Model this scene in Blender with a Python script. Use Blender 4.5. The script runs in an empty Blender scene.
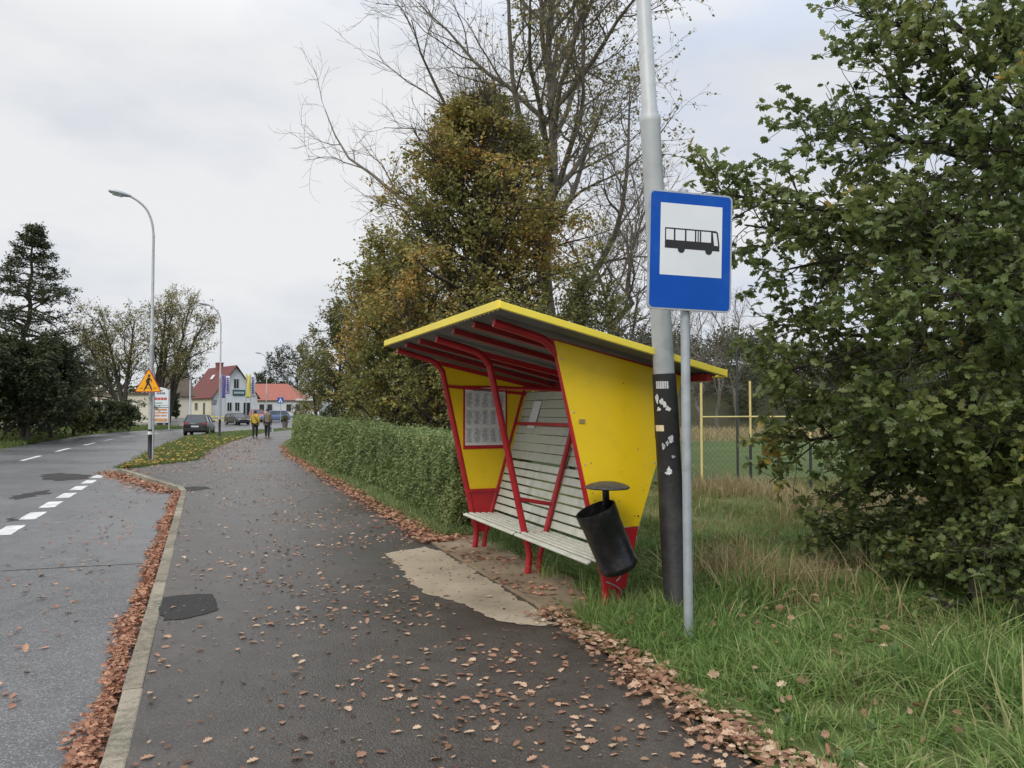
import bpy, math, random
import numpy as np
from mathutils import Vector, Matrix
PI = math.pi
random.seed(7)
rng = np.random.default_rng(11)
sc = bpy.context.scene
col = sc.collection

# ------------------------------------------------------------------ camera geometry
F = 800.0; CX, CY = 512.0, 384.0; EYE = 1.55
TH = math.atan(28.0 / F)
def ray(px, py):
    u = (px - CX) / F; v = (CY - py) / F
    return np.array([u, math.cos(TH) - v * math.sin(TH), math.sin(TH) + v * math.cos(TH)])
def G(px, py, z=0.0):                      # the place on level z seen at a pixel of the photograph
    d = ray(px, py); k = (z - EYE) / d[2]
    return np.array([0, 0, EYE]) + d * k
def at(px, py, Y):
    d = ray(px, py); return np.array([0, 0, EYE]) + d * (Y / d[1])
A21 = math.radians(21.0)
SU, CU = math.sin(A21), math.cos(A21)
def W(s, t, z=0.0):                        # street coordinates: s along the path, t to its right
    return np.array([-SU * s + CU * t, CU * s + SU * t, z])
def ST(x, y): return (-SU * x + CU * y, CU * x + SU * y)

cam_d = bpy.data.cameras.new("camera"); cam = bpy.data.objects.new("camera", cam_d); col.objects.link(cam)
cam.location = (0, 0, EYE); cam.rotation_euler = (PI / 2 + TH, 0, 0)
cam_d.sensor_width = 36; cam_d.lens = F / 1024 * 36; cam_d.clip_end = 4000; cam_d.clip_start = 0.05
sc.camera = cam

# ------------------------------------------------------------------ node helpers / materials
def newmat(name):
    m = bpy.data.materials.new(name); m.use_nodes = True
    nt = m.node_tree; nt.nodes.clear()
    out = nt.nodes.new('ShaderNodeOutputMaterial')
    return m, nt, out
def N(nt, typ, **kw):
    n = nt.nodes.new(typ)
    for k, v in kw.items():
        if k in n.inputs: n.inputs[k].default_value = v
        else: setattr(n, k, v)
    return n
def c4(c): return (c[0], c[1], c[2], 1.0)
def noise(nt, vec, scale, detail=4, rough=.55):
    n = N(nt, 'ShaderNodeTexNoise'); n.inputs['Scale'].default_value = scale
    n.inputs['Detail'].default_value = detail; n.inputs['Roughness'].default_value = rough
    nt.links.new(vec, n.inputs['Vector']); return n.outputs['Fac']
def ramp(nt, fac, stops, interp='LINEAR'):
    r = N(nt, 'ShaderNodeValToRGB'); cr = r.color_ramp; cr.interpolation = interp
    while len(cr.elements) < len(stops): cr.elements.new(0.5)
    for e, (p, c) in zip(cr.elements, stops): e.position = p; e.color = c4(c) if len(c) == 3 else c
    nt.links.new(fac, r.inputs['Fac']); return r.outputs['Color']
def math_(nt, op, a, b=None, clamp=False):
    n = N(nt, 'ShaderNodeMath', operation=op, use_clamp=clamp)
    for i, v in enumerate((a, b)):
        if v is None: continue
        if isinstance(v, (int, float)): n.inputs[i].default_value = v
        else: nt.links.new(v, n.inputs[i])
    return n.outputs[0]
def mixc(nt, fac, a, b, blend='MIX'):
    n = N(nt, 'ShaderNodeMix', data_type='RGBA', blend_type=blend)
    for sock, v in ((n.inputs[0], fac), (n.inputs[6], a), (n.inputs[7], b)):
        if isinstance(v, (int, float)): sock.default_value = v
        elif isinstance(v, tuple): sock.default_value = c4(v)
        else: nt.links.new(v, sock)
    return n.outputs[2]
def objvec(nt): return N(nt, 'ShaderNodeTexCoord').outputs['Object']
def bump(nt, h, strength, dist=.01):
    b = N(nt, 'ShaderNodeBump'); b.inputs['Strength'].default_value = strength; b.inputs['Distance'].default_value = dist
    nt.links.new(h, b.inputs['Height']); return b.outputs['Normal']
def mat(name, c, rough=.6, metal=0.0, var=.12, scale=6.0, bmp=0.0, bscale=80.0, spec=.5, grime=None, gscale=3.0, gamt=.5):
    m, nt, out = newmat(name)
    p = N(nt, 'ShaderNodeBsdfPrincipled'); v = objvec(nt)
    f = noise(nt, v, scale, 5)
    lo = tuple(x * (1 - var) for x in c); hi = tuple(min(1, x * (1 + var)) for x in c)
    cc = ramp(nt, f, [(.3, lo), (.7, hi)])
    if grime:
        g = noise(nt, v, gscale, 7, .65)
        gm = ramp(nt, g, [(.52, (0, 0, 0)), (.72, (gamt, gamt, gamt))])
        cc = mixc(nt, gm, cc, grime)
    nt.links.new(cc, p.inputs['Base Color'])
    r2 = math_(nt, 'ADD', math_(nt, 'MULTIPLY', f, .25), rough - .12, True)
    nt.links.new(r2, p.inputs['Roughness'])
    p.inputs['Metallic'].default_value = metal; p.inputs['Specular IOR Level'].default_value = spec
    if bmp: nt.links.new(bump(nt, noise(nt, v, bscale, 3), bmp), p.inputs['Normal'])
    nt.links.new(p.outputs[0], out.inputs[0]); return m
def leafmat(name, stops, nscale=1.0, namt=.5, trans=.35, rough=.55, spec=.3):
    """colour from each leaf's own random number pushed by a broad noise, some light passing through"""
    m, nt, out = newmat(name)
    g = N(nt, 'ShaderNodeNewGeometry'); v = objvec(nt)
    f = noise(nt, v, nscale, 3)
    k = math_(nt, 'ADD', math_(nt, 'MULTIPLY', g.outputs['Random Per Island'], 1 - namt),
              math_(nt, 'MULTIPLY', math_(nt, 'SUBTRACT', math_(nt, 'MULTIPLY', f, 2.4), .7, True), namt), True)
    cc = ramp(nt, k, stops)
    p = N(nt, 'ShaderNodeBsdfPrincipled'); nt.links.new(cc, p.inputs['Base Color'])
    p.inputs['Roughness'].default_value = rough; p.inputs['Specular IOR Level'].default_value = spec
    t = N(nt, 'ShaderNodeBsdfTranslucent'); nt.links.new(cc, t.inputs['Color'])
    mx = N(nt, 'ShaderNodeMixShader'); mx.inputs[0].default_value = trans
    nt.links.new(p.outputs[0], mx.inputs[1]); nt.links.new(t.outputs[0], mx.inputs[2])
    nt.links.new(mx.outputs[0], out.inputs[0]); return m
def asphalt(name, base, wet=.45, tone=.35, agg=(.16, .15, .14), aggamt=.5, scale=.35):
    m, nt, out = newmat(name); v = objvec(nt)
    p = N(nt, 'ShaderNodeBsdfPrincipled'); p.inputs['Specular IOR Level'].default_value = .45
    big = noise(nt, v, scale, 6, .6); mid = noise(nt, v, 4.0, 5, .6); fine = noise(nt, v, 130.0, 2, .7)
    vor = N(nt, 'ShaderNodeTexVoronoi'); vor.inputs['Scale'].default_value = 110.0
    nt.links.new(v, vor.inputs['Vector'])
    sep = N(nt, 'ShaderNodeSeparateColor'); nt.links.new(vor.outputs['Color'], sep.inputs[0])
    stone = ramp(nt, sep.outputs[0], [(.70, (0, 0, 0)), (.92, (aggamt,) * 3)])
    lo = tuple(x * (1 - tone) for x in base); hi = tuple(x * (1 + tone) for x in base)
    c1 = ramp(nt, big, [(.35, lo), (.65, hi)])
    c2 = mixc(nt, .45, c1, ramp(nt, mid, [(.3, (.25, .25, .25)), (.7, (.85, .85, .85))]), 'OVERLAY')
    c3 = mixc(nt, stone, c2, agg)
    nt.links.new(c3, p.inputs['Base Color'])
    rr = math_(nt, 'ADD', math_(nt, 'MULTIPLY', big, .5), wet - .25, True)
    nt.links.new(rr, p.inputs['Roughness'])
    h = math_(nt, 'ADD', math_(nt, 'MULTIPLY', vor.outputs['Distance'], -1.0), math_(nt, 'MULTIPLY', fine, .6))
    nt.links.new(bump(nt, h, .55, .006), p.inputs['Normal'])
    nt.links.new(p.outputs[0], out.inputs[0]); return m
def soil(name, stops, scale=1.2, rough=.9):
    m, nt, out = newmat(name); v = objvec(nt)
    p = N(nt, 'ShaderNodeBsdfPrincipled')
    f = noise(nt, v, scale, 8, .65); f2 = noise(nt, v, scale * 22, 4, .7)
    k = math_(nt, 'ADD', math_(nt, 'MULTIPLY', f, .65), math_(nt, 'MULTIPLY', f2, .35))
    nt.links.new(ramp(nt, k, stops), p.inputs['Base Color'])
    p.inputs['Roughness'].default_value = rough; p.inputs['Specular IOR Level'].default_value = .2
    nt.links.new(bump(nt, f2, .7, .03), p.inputs['Normal'])
    nt.links.new(p.outputs[0], out.inputs[0]); return m

M = {}
M['path'] = asphalt('path_asphalt', (.048, .041, .0345), wet=.35, agg=(.17, .155, .135), aggamt=.25)
M['road'] = asphalt('road_asphalt', (.084, .084, .084), wet=.33, tone=.28, agg=(.32, .32, .32), aggamt=.55, scale=.22)
M['patch'] = asphalt('patch_asphalt', (.013, .012, .011), wet=.75, agg=(.06, .055, .05), aggamt=.4)
M['dry'] = asphalt('dry_asphalt', (.31, .275, .225), wet=.85, tone=.12, agg=(.38, .35, .30), aggamt=.4, scale=1.2)
def dry_mat():
    m, nt, out = newmat('dry_asphalt'); v = objvec(nt); p = N(nt, 'ShaderNodeBsdfPrincipled')
    a = noise(nt, v, 1.3, 8, .65); b_ = noise(nt, v, 9.0, 6, .7); c_ = noise(nt, v, 150.0, 2, .7)
    dry = ramp(nt, a, [(.3, (.22, .180, .125)), (.5, (.33, .272, .190)), (.7, (.40, .34, .25))])
    dry = mixc(nt, .35, dry, ramp(nt, c_, [(.3, (.2, .2, .2)), (.7, (.85, .85, .85))]), 'OVERLAY')
    k = ramp(nt, math_(nt, 'ADD', math_(nt, 'MULTIPLY', b_, .62), math_(nt, 'MULTIPLY', a, .38)), [(.58, (0, 0, 0)), (.63, (1, 1, 1))])
    nt.links.new(mixc(nt, k, dry, (.080, .070, .060)), p.inputs['Base Color']); p.inputs['Roughness'].default_value = .85
    nt.links.new(bump(nt, c_, .4, .006), p.inputs['Normal']); nt.links.new(p.outputs[0], out.inputs[0]); return m
M['dry'] = dry_mat()
M['paint'] = mat('road_paint', (.62, .62, .60), .6, var=.25, scale=3, bmp=.3, bscale=60, grime=(.16, .16, .16), gscale=9, gamt=.8)
M['kerb'] = mat('kerb_concrete', (.215, .195, .155), .85, var=.28, scale=3.0, bmp=.5, bscale=90, grime=(.13, .13, .09), gscale=5, gamt=.7)
def kerb_mat():
    m, nt, out = newmat('kerb_concrete'); v = objvec(nt); p = N(nt, 'ShaderNodeBsdfPrincipled'); g = N(nt, 'ShaderNodeNewGeometry')
    a = noise(nt, v, 2.2, 8, .65); b_ = noise(nt, v, 16, 6, .7); c_ = noise(nt, v, 140, 2, .7)
    base_ = ramp(nt, g.outputs['Random Per Island'], [(0, (.185, .160, .115)), (.5, (.265, .232, .170)), (1, (.32, .285, .215))])
    k = ramp(nt, math_(nt, 'ADD', math_(nt, 'MULTIPLY', a, .5), math_(nt, 'MULTIPLY', b_, .5)), [(.46, (0, 0, 0)), (.60, (.8, .8, .8))])
    cc = mixc(nt, k, base_, (.085, .078, .052)); cc = mixc(nt, .4, cc, ramp(nt, c_, [(.3, (.2, .2, .2)), (.7, (.85, .85, .85))]), 'OVERLAY')
    nt.links.new(cc, p.inputs['Base Color']); p.inputs['Roughness'].default_value = .8
    nt.links.new(bump(nt, math_(nt, 'ADD', c_, b_), .5, .008), p.inputs['Normal']); nt.links.new(p.outputs[0], out.inputs[0]); return m
M['kerb'] = kerb_mat()
M['dirt'] = soil('sandy_dirt', [(.3, (.12, .085, .055)), (.5, (.25, .19, .125)), (.7, (.36, .29, .20))], 2.0)
M['soil'] = soil('verge_soil', [(.3, (.055, .062, .024)), (.5, (.10, .125, .040)), (.7, (.18, .16, .08))], .6)
M['meadow'] = soil('meadow_soil', [(.3, (.050, .075, .020)), (.5, (.085, .12, .034)), (.7, (.16, .145, .07))], .35)
M['field'] = soil('field_turf', [(.3, (.052, .080, .024)), (.5, (.075, .108, .030)), (.7, (.115, .135, .045))], .4)
M['ground'] = soil('far_ground', [(.3, (.05, .06, .02)), (.5, (.09, .10, .04)), (.7, (.14, .13, .06))], .05)
M['yellow'] = mat('yellow_paint', (.82, .56, .008), .42, var=.06, scale=1.6, bmp=.04, bscale=7, grime=(.50, .33, .03), gscale=5, gamt=.22)
M['fascia'] = mat('yellow_fascia', (.84, .68, .07), .45, var=.06, scale=3)
M['red'] = mat('red_paint', (.42, .012, .020), .42, var=.2, scale=7, bmp=.06, bscale=25, grime=(.12, .03, .025), gscale=14, gamt=.7)
M['slat'] = mat('slat_paint', (.60, .61, .52), .55, var=.10, scale=7, bmp=.15, bscale=40, grime=(.30, .29, .23), gscale=6, gamt=.5)
M['boards'] = mat('board_paint', (.50, .52, .43), .6, var=.10, scale=5, grime=(.24, .24, .18), gscale=5, gamt=.5)
M['sheet'] = mat('roof_sheet', (.17, .17, .165), .6, metal=.1, var=.15, scale=4, grime=(.12, .10, .08), gscale=6, gamt=.5)
M['galv'] = mat('galvanised_steel', (.42, .45, .47), .5, metal=.45, var=.12, scale=10, grime=(.26, .27, .27), gscale=14, gamt=.5)
M['greypole'] = mat('grey_pole_paint', (.45, .47, .47), .5, metal=.15, var=.10, scale=5, grime=(.28, .28, .26), gscale=8, gamt=.5)
M['redshaded'] = mat('red_paint_shaded', (.25, .009, .015), .5, var=.2, scale=5)  # shelter red for rafters and purlin, darkened to hold the shade under the roof
M['blackpole'] = mat('black_pole_coating', (.018, .017, .017), .55, var=.3, scale=9, bmp=.3, bscale=30, grime=(.06, .055, .05), gscale=7, gamt=.5)
M['bin'] = mat('black_bin', (.010, .010, .011), .33, var=.3, scale=9, bmp=.5, bscale=16, grime=(.07, .07, .07), gscale=9, gamt=.45)
M['lid'] = mat('bin_lid', (.05, .05, .052), .42, var=.5, scale=30, bmp=.2, bscale=50)
M['blue'] = mat('sign_blue', (.003, .075, .40), .5, var=.07, scale=3, spec=.2, grime=(.03, .11, .36), gscale=6, gamt=.5)
M['white'] = mat('sign_white', (.72, .74, .76), .45, var=.04, scale=3)
M['black'] = mat('sign_black', (.012, .012, .013), .5, var=.1)
M['warn'] = mat('sign_amber', (.90, .40, .005), .4, var=.04)
M['paper'] = mat('paper', (.74, .75, .74), .7, var=.05, scale=4)
M['print'] = mat('printed_table', (.62, .64, .66), .7, var=.2, scale=30)
M['ink'] = mat('ink', (.16, .165, .20), .7, var=.2, scale=20)
M['sticker'] = mat('sticker_white', (.62, .62, .60), .6, var=.2, scale=40)
M['beige'] = mat('beige_tape', (.75, .60, .38), .6, var=.1)
M['postyellow'] = mat('post_yellow', (.70, .56, .22), .5, var=.1)
M['net'] = mat('dark_wire', (.03, .035, .032), .6, var=.1)
M['bark'] = mat('bark_dark', (.055, .044, .034), .9, var=.35, scale=9, bmp=.8, bscale=25)
M['barkgrey'] = mat('bark_grey', (.15, .13, .105), .9, var=.35, scale=7, bmp=.8, bscale=22)
M['glass'] = mat('window_glass', (.03, .035, .042), .10, var=.2, scale=2, spec=.9)
M['tyre'] = mat('tyre_rubber', (.015, .015, .015), .8, var=.2)
M['rim'] = mat('wheel_rim', (.35, .36, .37), .35, metal=.7, var=.1)
M['tail'] = mat('tail_light_red', (.45, .012, .012), .25, var=.1)
M['lamp'] = mat('headlight_glass', (.6, .62, .64), .2, var=.1)
M['plate'] = mat('plate_white', (.7, .7, .7), .5, var=.05)
M['chrome'] = mat('dark_trim', (.03, .03, .032), .5, var=.1)

# ------------------------------------------------------------------ mesh helpers
def link(name, me, m, parent=None, smooth=False):
    o = bpy.data.objects.new(name, me); col.objects.link(o)
    if m: me.materials.append(m)
    if parent is not None: o.parent = parent
    if smooth: me.polygons.foreach_set('use_smooth', np.ones(len(me.polygons), dtype=bool))
    return o
def build(name, verts, polys, m, parent=None, smooth=False, origin=None):
    verts = np.asarray(verts, dtype=np.float32).reshape(-1, 3)
    if origin is not None: verts = verts - np.asarray(origin, dtype=np.float32)
    me = bpy.data.meshes.new(name)
    loops = np.concatenate([np.asarray(p, dtype=np.int32).ravel() for p in polys])
    tot = np.concatenate([np.full(len(p), np.asarray(p).shape[1], dtype=np.int32) for p in polys])
    start = np.concatenate([[0], np.cumsum(tot)[:-1]]).astype(np.int32)
    me.vertices.add(len(verts)); me.vertices.foreach_set('co', verts.ravel())
    me.loops.add(len(loops)); me.loops.foreach_set('vertex_index', loops)
    me.polygons.add(len(tot)); me.polygons.foreach_set('loop_start', start); me.polygons.foreach_set('loop_total', tot)
    me.update(calc_edges=True); me.validate()
    return link(name, me, m, parent, smooth)

def tag(o, label=None, cat=None, group=None, kind=None):
    if label: o['label'] = label
    if cat: o['category'] = cat
    if group: o['group'] = group
    if kind: o['kind'] = kind
    return o
def empty(name, loc, label, cat, group=None, rz=0.0):
    e = bpy.data.objects.new(name, None); col.objects.link(e); e.location = tuple(float(v) for v in loc)
    e.rotation_euler = (0, 0, rz); e.empty_display_size = .2
    return tag(e, label, cat, group)

class MB:
    """collects simple shapes into one mesh"""
    def __init__(self, origin=(0, 0, 0)): self.v = []; self.f = []; self.o = np.array(origin, float)
    def add(self, vs, fs):
        b = len(self.v); self.v += [tuple(np.asarray(v, float) - self.o) for v in vs]
        self.f += [tuple(i + b for i in f) for f in fs]; return self
    def hexa(self, p):       # 8 points: bottom 4, top 4
        return self.add(p, [(3, 2, 1, 0), (4, 5, 6, 7), (0, 1, 5, 4), (1, 2, 6, 5), (2, 3, 7, 6), (3, 0, 4, 7)])
    def box(self, c, size, ax=None):
        c = np.array(c, float); X, Y, Z = ax if ax is not None else np.eye(3)
        X, Y, Z = [np.array(a, float) * s / 2 for a, s in zip((X, Y, Z), size)]
        return self.hexa([c - X - Y - Z, c + X - Y - Z, c + X + Y - Z, c - X + Y - Z, c - X - Y + Z, c + X - Y + Z, c + X + Y + Z, c - X + Y + Z])
    def bar(self, a, b, w, h, up=(0, 0, 1)):
        a = np.array(a, float); b = np.array(b, float); d = b - a; L = np.linalg.norm(d); d = d / L
        x = np.cross(d, up); x /= np.linalg.norm(x); z = np.cross(x, d)
        return self.box((a + b) / 2, (L, w, h), (d, x, z))
    def tube(self, pts, r, sides=10, caps=True):
        pts = np.array(pts, float); n = len(pts); r = np.full(n, r) if np.isscalar(r) else np.array(r, float)
        d = np.gradient(pts, axis=0); d /= np.linalg.norm(d, axis=1)[:, None]
        ref = np.array([0, 0, 1.0]) if abs(d[0][2]) < .9 else np.array([1.0, 0, 0])
        vs = []; a = np.linspace(0, 2 * PI, sides, endpoint=False)
        x = np.cross(ref, d[0])
        for i in range(n):
            x = x - d[i] * np.dot(x, d[i]); x /= np.linalg.norm(x); y = np.cross(d[i], x)
            for q in a: vs.append(pts[i] + r[i] * (math.cos(q) * x + math.sin(q) * y))
        fs = [(i * sides + k, i * sides + (k + 1) % sides, (i + 1) * sides + (k + 1) % sides, (i + 1) * sides + k) for i in range(n - 1) for k in range(sides)]
        if caps: fs += [tuple(range(sides))[::-1], tuple((n - 1) * sides + k for k in range(sides))]
        return self.add(vs, fs)
    def prism(self, poly, depth):   # poly: 3-D outline, depth: vector
        n = len(poly); p = [np.array(q, float) for q in poly]; d = np.array(depth, float)
        fs = [tuple(range(n))[::-1], tuple(range(n, 2 * n))] + [(i, (i + 1) % n, n + (i + 1) % n, n + i) for i in range(n)]
        return self.add(p + [q + d for q in p], fs)
    def build(self, name, m, parent=None, bevel=0, smooth=False, seg=2):
        me = bpy.data.meshes.new(name); me.from_pydata(self.v, [], self.f); me.update()
        import bmesh
        bm = bmesh.new(); bm.from_mesh(me); bmesh.ops.recalc_face_normals(bm, faces=bm.faces); bm.to_mesh(me); bm.free()
        o = link(name, me, m, parent)
        if smooth:
            me.polygons.foreach_set('use_smooth', np.ones(len(me.polygons), dtype=bool))
            try: me.set_sharp_from_angle(angle=math.radians(40))
            except Exception: pass
        if bevel:
            b = o.modifiers.new('bevel', 'BEVEL'); b.width = bevel; b.segments = seg; b.limit_method = 'ANGLE'
        return o

def smoothline(pts, n):
    """Catmull-Rom through 2-D/3-D points, n samples evenly by index"""
    p = np.array(pts, float); p = np.vstack([2 * p[0] - p[1], p, 2 * p[-1] - p[-2]])
    out = []
    for u in np.linspace(0, len(pts) - 1, n):
        i = min(int(u), len(pts) - 2); f = u - i; a, b, c, d = p[i:i + 4]
        out.append(.5 * ((2 * b) + (c - a) * f + (2 * a - 5 * b + 4 * c - d) * f * f + (3 * b - a - 3 * c + d) * f ** 3))
    return np.array(out)
def polyat(pts, s):       # t of a street-coordinate polyline at s
    p = np.array(pts, float); return np.interp(s, p[:, 0], p[:, 1])

# fast scattering of a small template
OAK = [(0, 0), (.10, .10), (.24, .17), (.15, .30), (.36, .44), (.20, .55), (.31, .72), (.13, .80), (0, 1.0)]
def leaf_template(kind):
    if kind == 'oak':
        n = len(OAK); v = [(x, y, .16 * abs(x) - .12 * (y - .5) ** 2) for x, y in OAK] + [(-x, y, .16 * abs(x) - .12 * (y - .5) ** 2) for x, y in OAK[1:-1]]
        r = list(range(n)); l = [0] + [n + i for i in range(n - 2)] + [n - 1]
        return np.array(v), [np.array([r]), np.array([l[::-1]])]
    if kind == 'oval':
        v = [(0, 0, 0), (.28, .33, .07), (.24, .7, .05), (0, 1, -.06), (-.24, .7, .05), (-.28, .33, .07)]
        return np.array(v), [np.array([[0, 1, 2, 3]]), np.array([[0, 3, 4, 5]])]
    if kind == 'quad':
        v = [(0, 0, 0), (.32, .5, .06), (0, 1, 0), (-.32, .5, .06)]
        return np.array(v), [np.array([[0, 1, 2, 3]])]
def unit(v): return v / np.maximum(np.linalg.norm(v, axis=-1, keepdims=True), 1e-9)
def scatter(tmpl, pos, size, axis, normal):
    v, polys = tmpl; n = len(pos); k = len(v)
    a = unit(axis); nn = unit(normal - a * np.sum(normal * a, 1, keepdims=True)); x = np.cross(a, nn)
    B = np.stack([x, a, nn], 1)                                     # (n,3,3): rows are the local axes
    vv = np.einsum('kj,njc->nkc', v, B) * size[:, None, None] + pos[:, None, :]
    off = (np.arange(n) * k)[:, None]
    return vv.reshape(-1, 3), [(p + off) for p in polys for p in [np.asarray(p)[0][None, :]]]
def leaves(name, kind, pos, size, m, parent=None, origin=None, up=.5, droop=.2, flat=False):
    n = len(pos)
    nr = rng.normal(size=(n, 3)); nr[:, 2] = np.abs(nr[:, 2]) + up if not flat else 6.0
    ax = rng.normal(size=(n, 3)); ax[:, 2] = ax[:, 2] * (.6 if not flat else .05) - droop
    vs, fs = scatter(leaf_template(kind), pos, size, ax, nr)
    return build(name, vs, fs, m, parent, origin=origin)

# ------------------------------------------------------------------ tree growing
def tubes(P, R, sides):
    Nn, n = P.shape[:2]
    d = np.gradient(P, axis=1); d = unit(d)
    ref = np.where(np.abs(d[:, :1, 2:3]) > .9, np.array([[[1.0, 0, 0]]]), np.array([[[0, 0, 1.0]]]))
    x = unit(np.cross(np.broadcast_to(ref, d.shape), d)); y = np.cross(d, x)
    a = np.linspace(0, 2 * PI, sides, endpoint=False)
    ring = P[:, :, None, :] + R[:, :, None, None] * (np.cos(a)[None, None, :, None] * x[:, :, None, :] + np.sin(a)[None, None, :, None] * y[:, :, None, :])
    idx = np.arange(Nn * n * sides).reshape(Nn, n, sides)
    i0 = idx[:, :-1, :]; i1 = idx[:, 1:, :]
    q = np.stack([i0, np.roll(i0, -1, 2), np.roll(i1, -1, 2), i1], -1).reshape(-1, 4)
    return ring.reshape(-1, 3), q
def merge(parts):
    vs, qs, b = [], [], 0
    for v, q in parts: vs.append(v); qs.append(q + b); b += len(v)
    return np.concatenate(vs), np.concatenate(qs)
def sample(P, R, u):
    Nn, n = P.shape[:2]; x = np.clip(u, 0, .9999) * (n - 1); i = x.astype(int); f = (x - i)[..., None]
    r = np.arange(Nn)[:, None]
    p = P[r, i] * (1 - f) + P[r, i + 1] * f; t = unit(P[r, i + 1] - P[r, i]); rad = R[r, i] * (1 - f[..., 0]) + R[r, i + 1] * f[..., 0]
    return p, t, rad
def run(pos, d, L, r0, r1, n, wander, up):
    m = len(pos); P = np.zeros((m, n, 3)); P[:, 0] = pos; d = d.copy()
    for i in range(1, n):
        d = unit(d + rng.normal(size=(m, 3)) * wander + np.array([0, 0, up]))
        P[:, i] = P[:, i - 1] + d * (L / (n - 1))[:, None]
    R = r0[:, None] * (1 - np.linspace(0, 1, n)[None, :]) + r1 * np.linspace(0, 1, n)[None, :]
    return P, R
def grow(P, R, k, u0, u1, length, ang, n=6, wander=.15, up=.08, rr=.6, r1=.004, jit=.2, flat=0.0):
    """k children on each parent branch"""
    Nn = len(P)
    u = u0 + (u1 - u0) * (np.arange(k)[None, :] + rng.random((Nn, k))) / k
    p, t, rad = sample(P, R, u)
    az = np.arange(k)[None, :] * 2.39996 + rng.random((Nn, k)) * 1.2 + rng.random((Nn, 1)) * 6.28
    ref = np.where(np.abs(t[..., 2:3]) > .9, np.array([1.0, 0, 0]), np.array([0, 0, 1.0]))
    e1 = unit(np.cross(t, ref)); e2 = np.cross(t, e1)
    a = (ang(u) if callable(ang) else ang) + rng.normal(size=(Nn, k)) * jit
    d = np.cos(a)[..., None] * t + np.sin(a)[..., None] * (np.cos(az)[..., None] * e1 + np.sin(az)[..., None] * e2)
    if flat: d[..., 2] *= (1 - flat)
    d = unit(d)
    L = (length(u, p) if callable(length) else np.full(u.shape, float(length))) * rng.uniform(.7, 1.25, u.shape)
    return run(p.reshape(-1, 3), d.reshape(-1, 3), L.ravel(), np.maximum(rad.ravel() * rr, r1), r1, n, wander, up)
def along(P, R, k, jit):
    u = rng.random((len(P), k)) ** .8
    p, t, _ = sample(P, R, u); p = p + rng.normal(size=p.shape) * jit
    return p.reshape(-1, 3)
def trunk_line(base, top, r0, r1, n=10, wob=.1):
    b = np.array(base, float); t = np.array(top, float); f = np.linspace(0, 1, n)[:, None]
    P = b + (t - b) * f + rng.normal(size=(n, 3)) * wob * np.array([1, 1, .2]) * np.sin(f * PI)
    R = r0 * (1 - f[:, 0]) ** .8 + r1; R[0] *= 1.25
    return P[None], R[None]
def tree(name, base, label, cat, levels, bark, leaf=None, group=None, extra_trunks=()):
    """levels: list of (P, R, sides); the first two are the trunk part, the others twigs of the crown"""
    root = empty(name, base, label, cat, group)
    v, q = merge([tubes(P, R, s) for P, R, s in levels[:2]])
    build('trunk', v, [q], bark, root, smooth=True, origin=base)
    if len(levels) > 2:
        v, q = merge([tubes(P, R, s) for P, R, s in levels[2:]])
        tw = build('branches', v, [q], bark, root, smooth=True, origin=base)
    if leaf:
        kind, pos, size, m, up, droop = leaf
        leaves('crown', kind, pos, size, m, root, origin=base, up=up, droop=droop)
    return root

# ------------------------------------------------------------------ world and light
w = bpy.data.worlds.new("World"); sc.world = w; w.use_nodes = True
nt = w.node_tree; nt.nodes.clear()
wo = nt.nodes.new('ShaderNodeOutputWorld'); bg = nt.nodes.new('ShaderNodeBackground'); bg.inputs['Strength'].default_value = .1
sky = nt.nodes.new('ShaderNodeTexSky'); sky.sky_type = 'NISHITA'; sky.sun_disc = False
SUN_EL, SUN_AZ = math.radians(42), math.radians(200)
sky.sun_elevation = SUN_EL; sky.sun_rotation = SUN_AZ; sky.air_density = 1.0; sky.dust_density = 1.0
v = nt.nodes.new('ShaderNodeTexCoord').outputs['Generated']
mp = nt.nodes.new('ShaderNodeMapping'); mp.inputs['Scale'].default_value = (1, 1, 2.6); nt.links.new(v, mp.inputs[0])
f1 = noise(nt, mp.outputs[0], 1.7, 6, .52); f2 = noise(nt, mp.outputs[0], 4.5, 7, .55)
sepx = N(nt, 'ShaderNodeSeparateXYZ'); nt.links.new(v, sepx.inputs[0])
f = math_(nt, 'ADD', math_(nt, 'MULTIPLY', f1, .68), math_(nt, 'MULTIPLY', f2, .32))
f = math_(nt, 'SUBTRACT', f, math_(nt, 'MULTIPLY', sepx.outputs[0], .16))       # the cloud thins towards the east
cloud = ramp(nt, f, [(.34, (5.9, 6.9, 8.7)), (.44, (6.8, 7.4, 8.5)), (.52, (7.5, 7.75, 8.2)), (.62, (8.6, 8.65, 8.8))])
sepz = N(nt, 'ShaderNodeSeparateXYZ'); nt.links.new(v, sepz.inputs[0])
zen = ramp(nt, sepz.outputs[2], [(.40, (1, 1, 1)), (.85, (2.3, 2.25, 2.2))])      # an overcast sky is brightest overhead
cloud = mixc(nt, 1.0, cloud, zen, 'MULTIPLY')
thin = ramp(nt, f1, [(.36, (.80, .80, .80)), (.50, (.97, .97, .97))])
nt.links.new(mixc(nt, thin, sky.outputs[0], cloud), bg.inputs['Color'])
nt.links.new(bg.outputs[0], wo.inputs[0])
sd = bpy.data.lights.new('sun', 'SUN'); so = bpy.data.objects.new('sun', sd); col.objects.link(so)
sd.energy = 1.5; sd.angle = math.radians(25); sd.color = (1.0, .96, .9)
to_sun = Vector((math.sin(SUN_AZ) * math.cos(SUN_EL), math.cos(SUN_AZ) * math.cos(SUN_EL), math.sin(SUN_EL)))
so.rotation_euler = to_sun.to_track_quat('Z', 'Y').to_euler()

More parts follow.
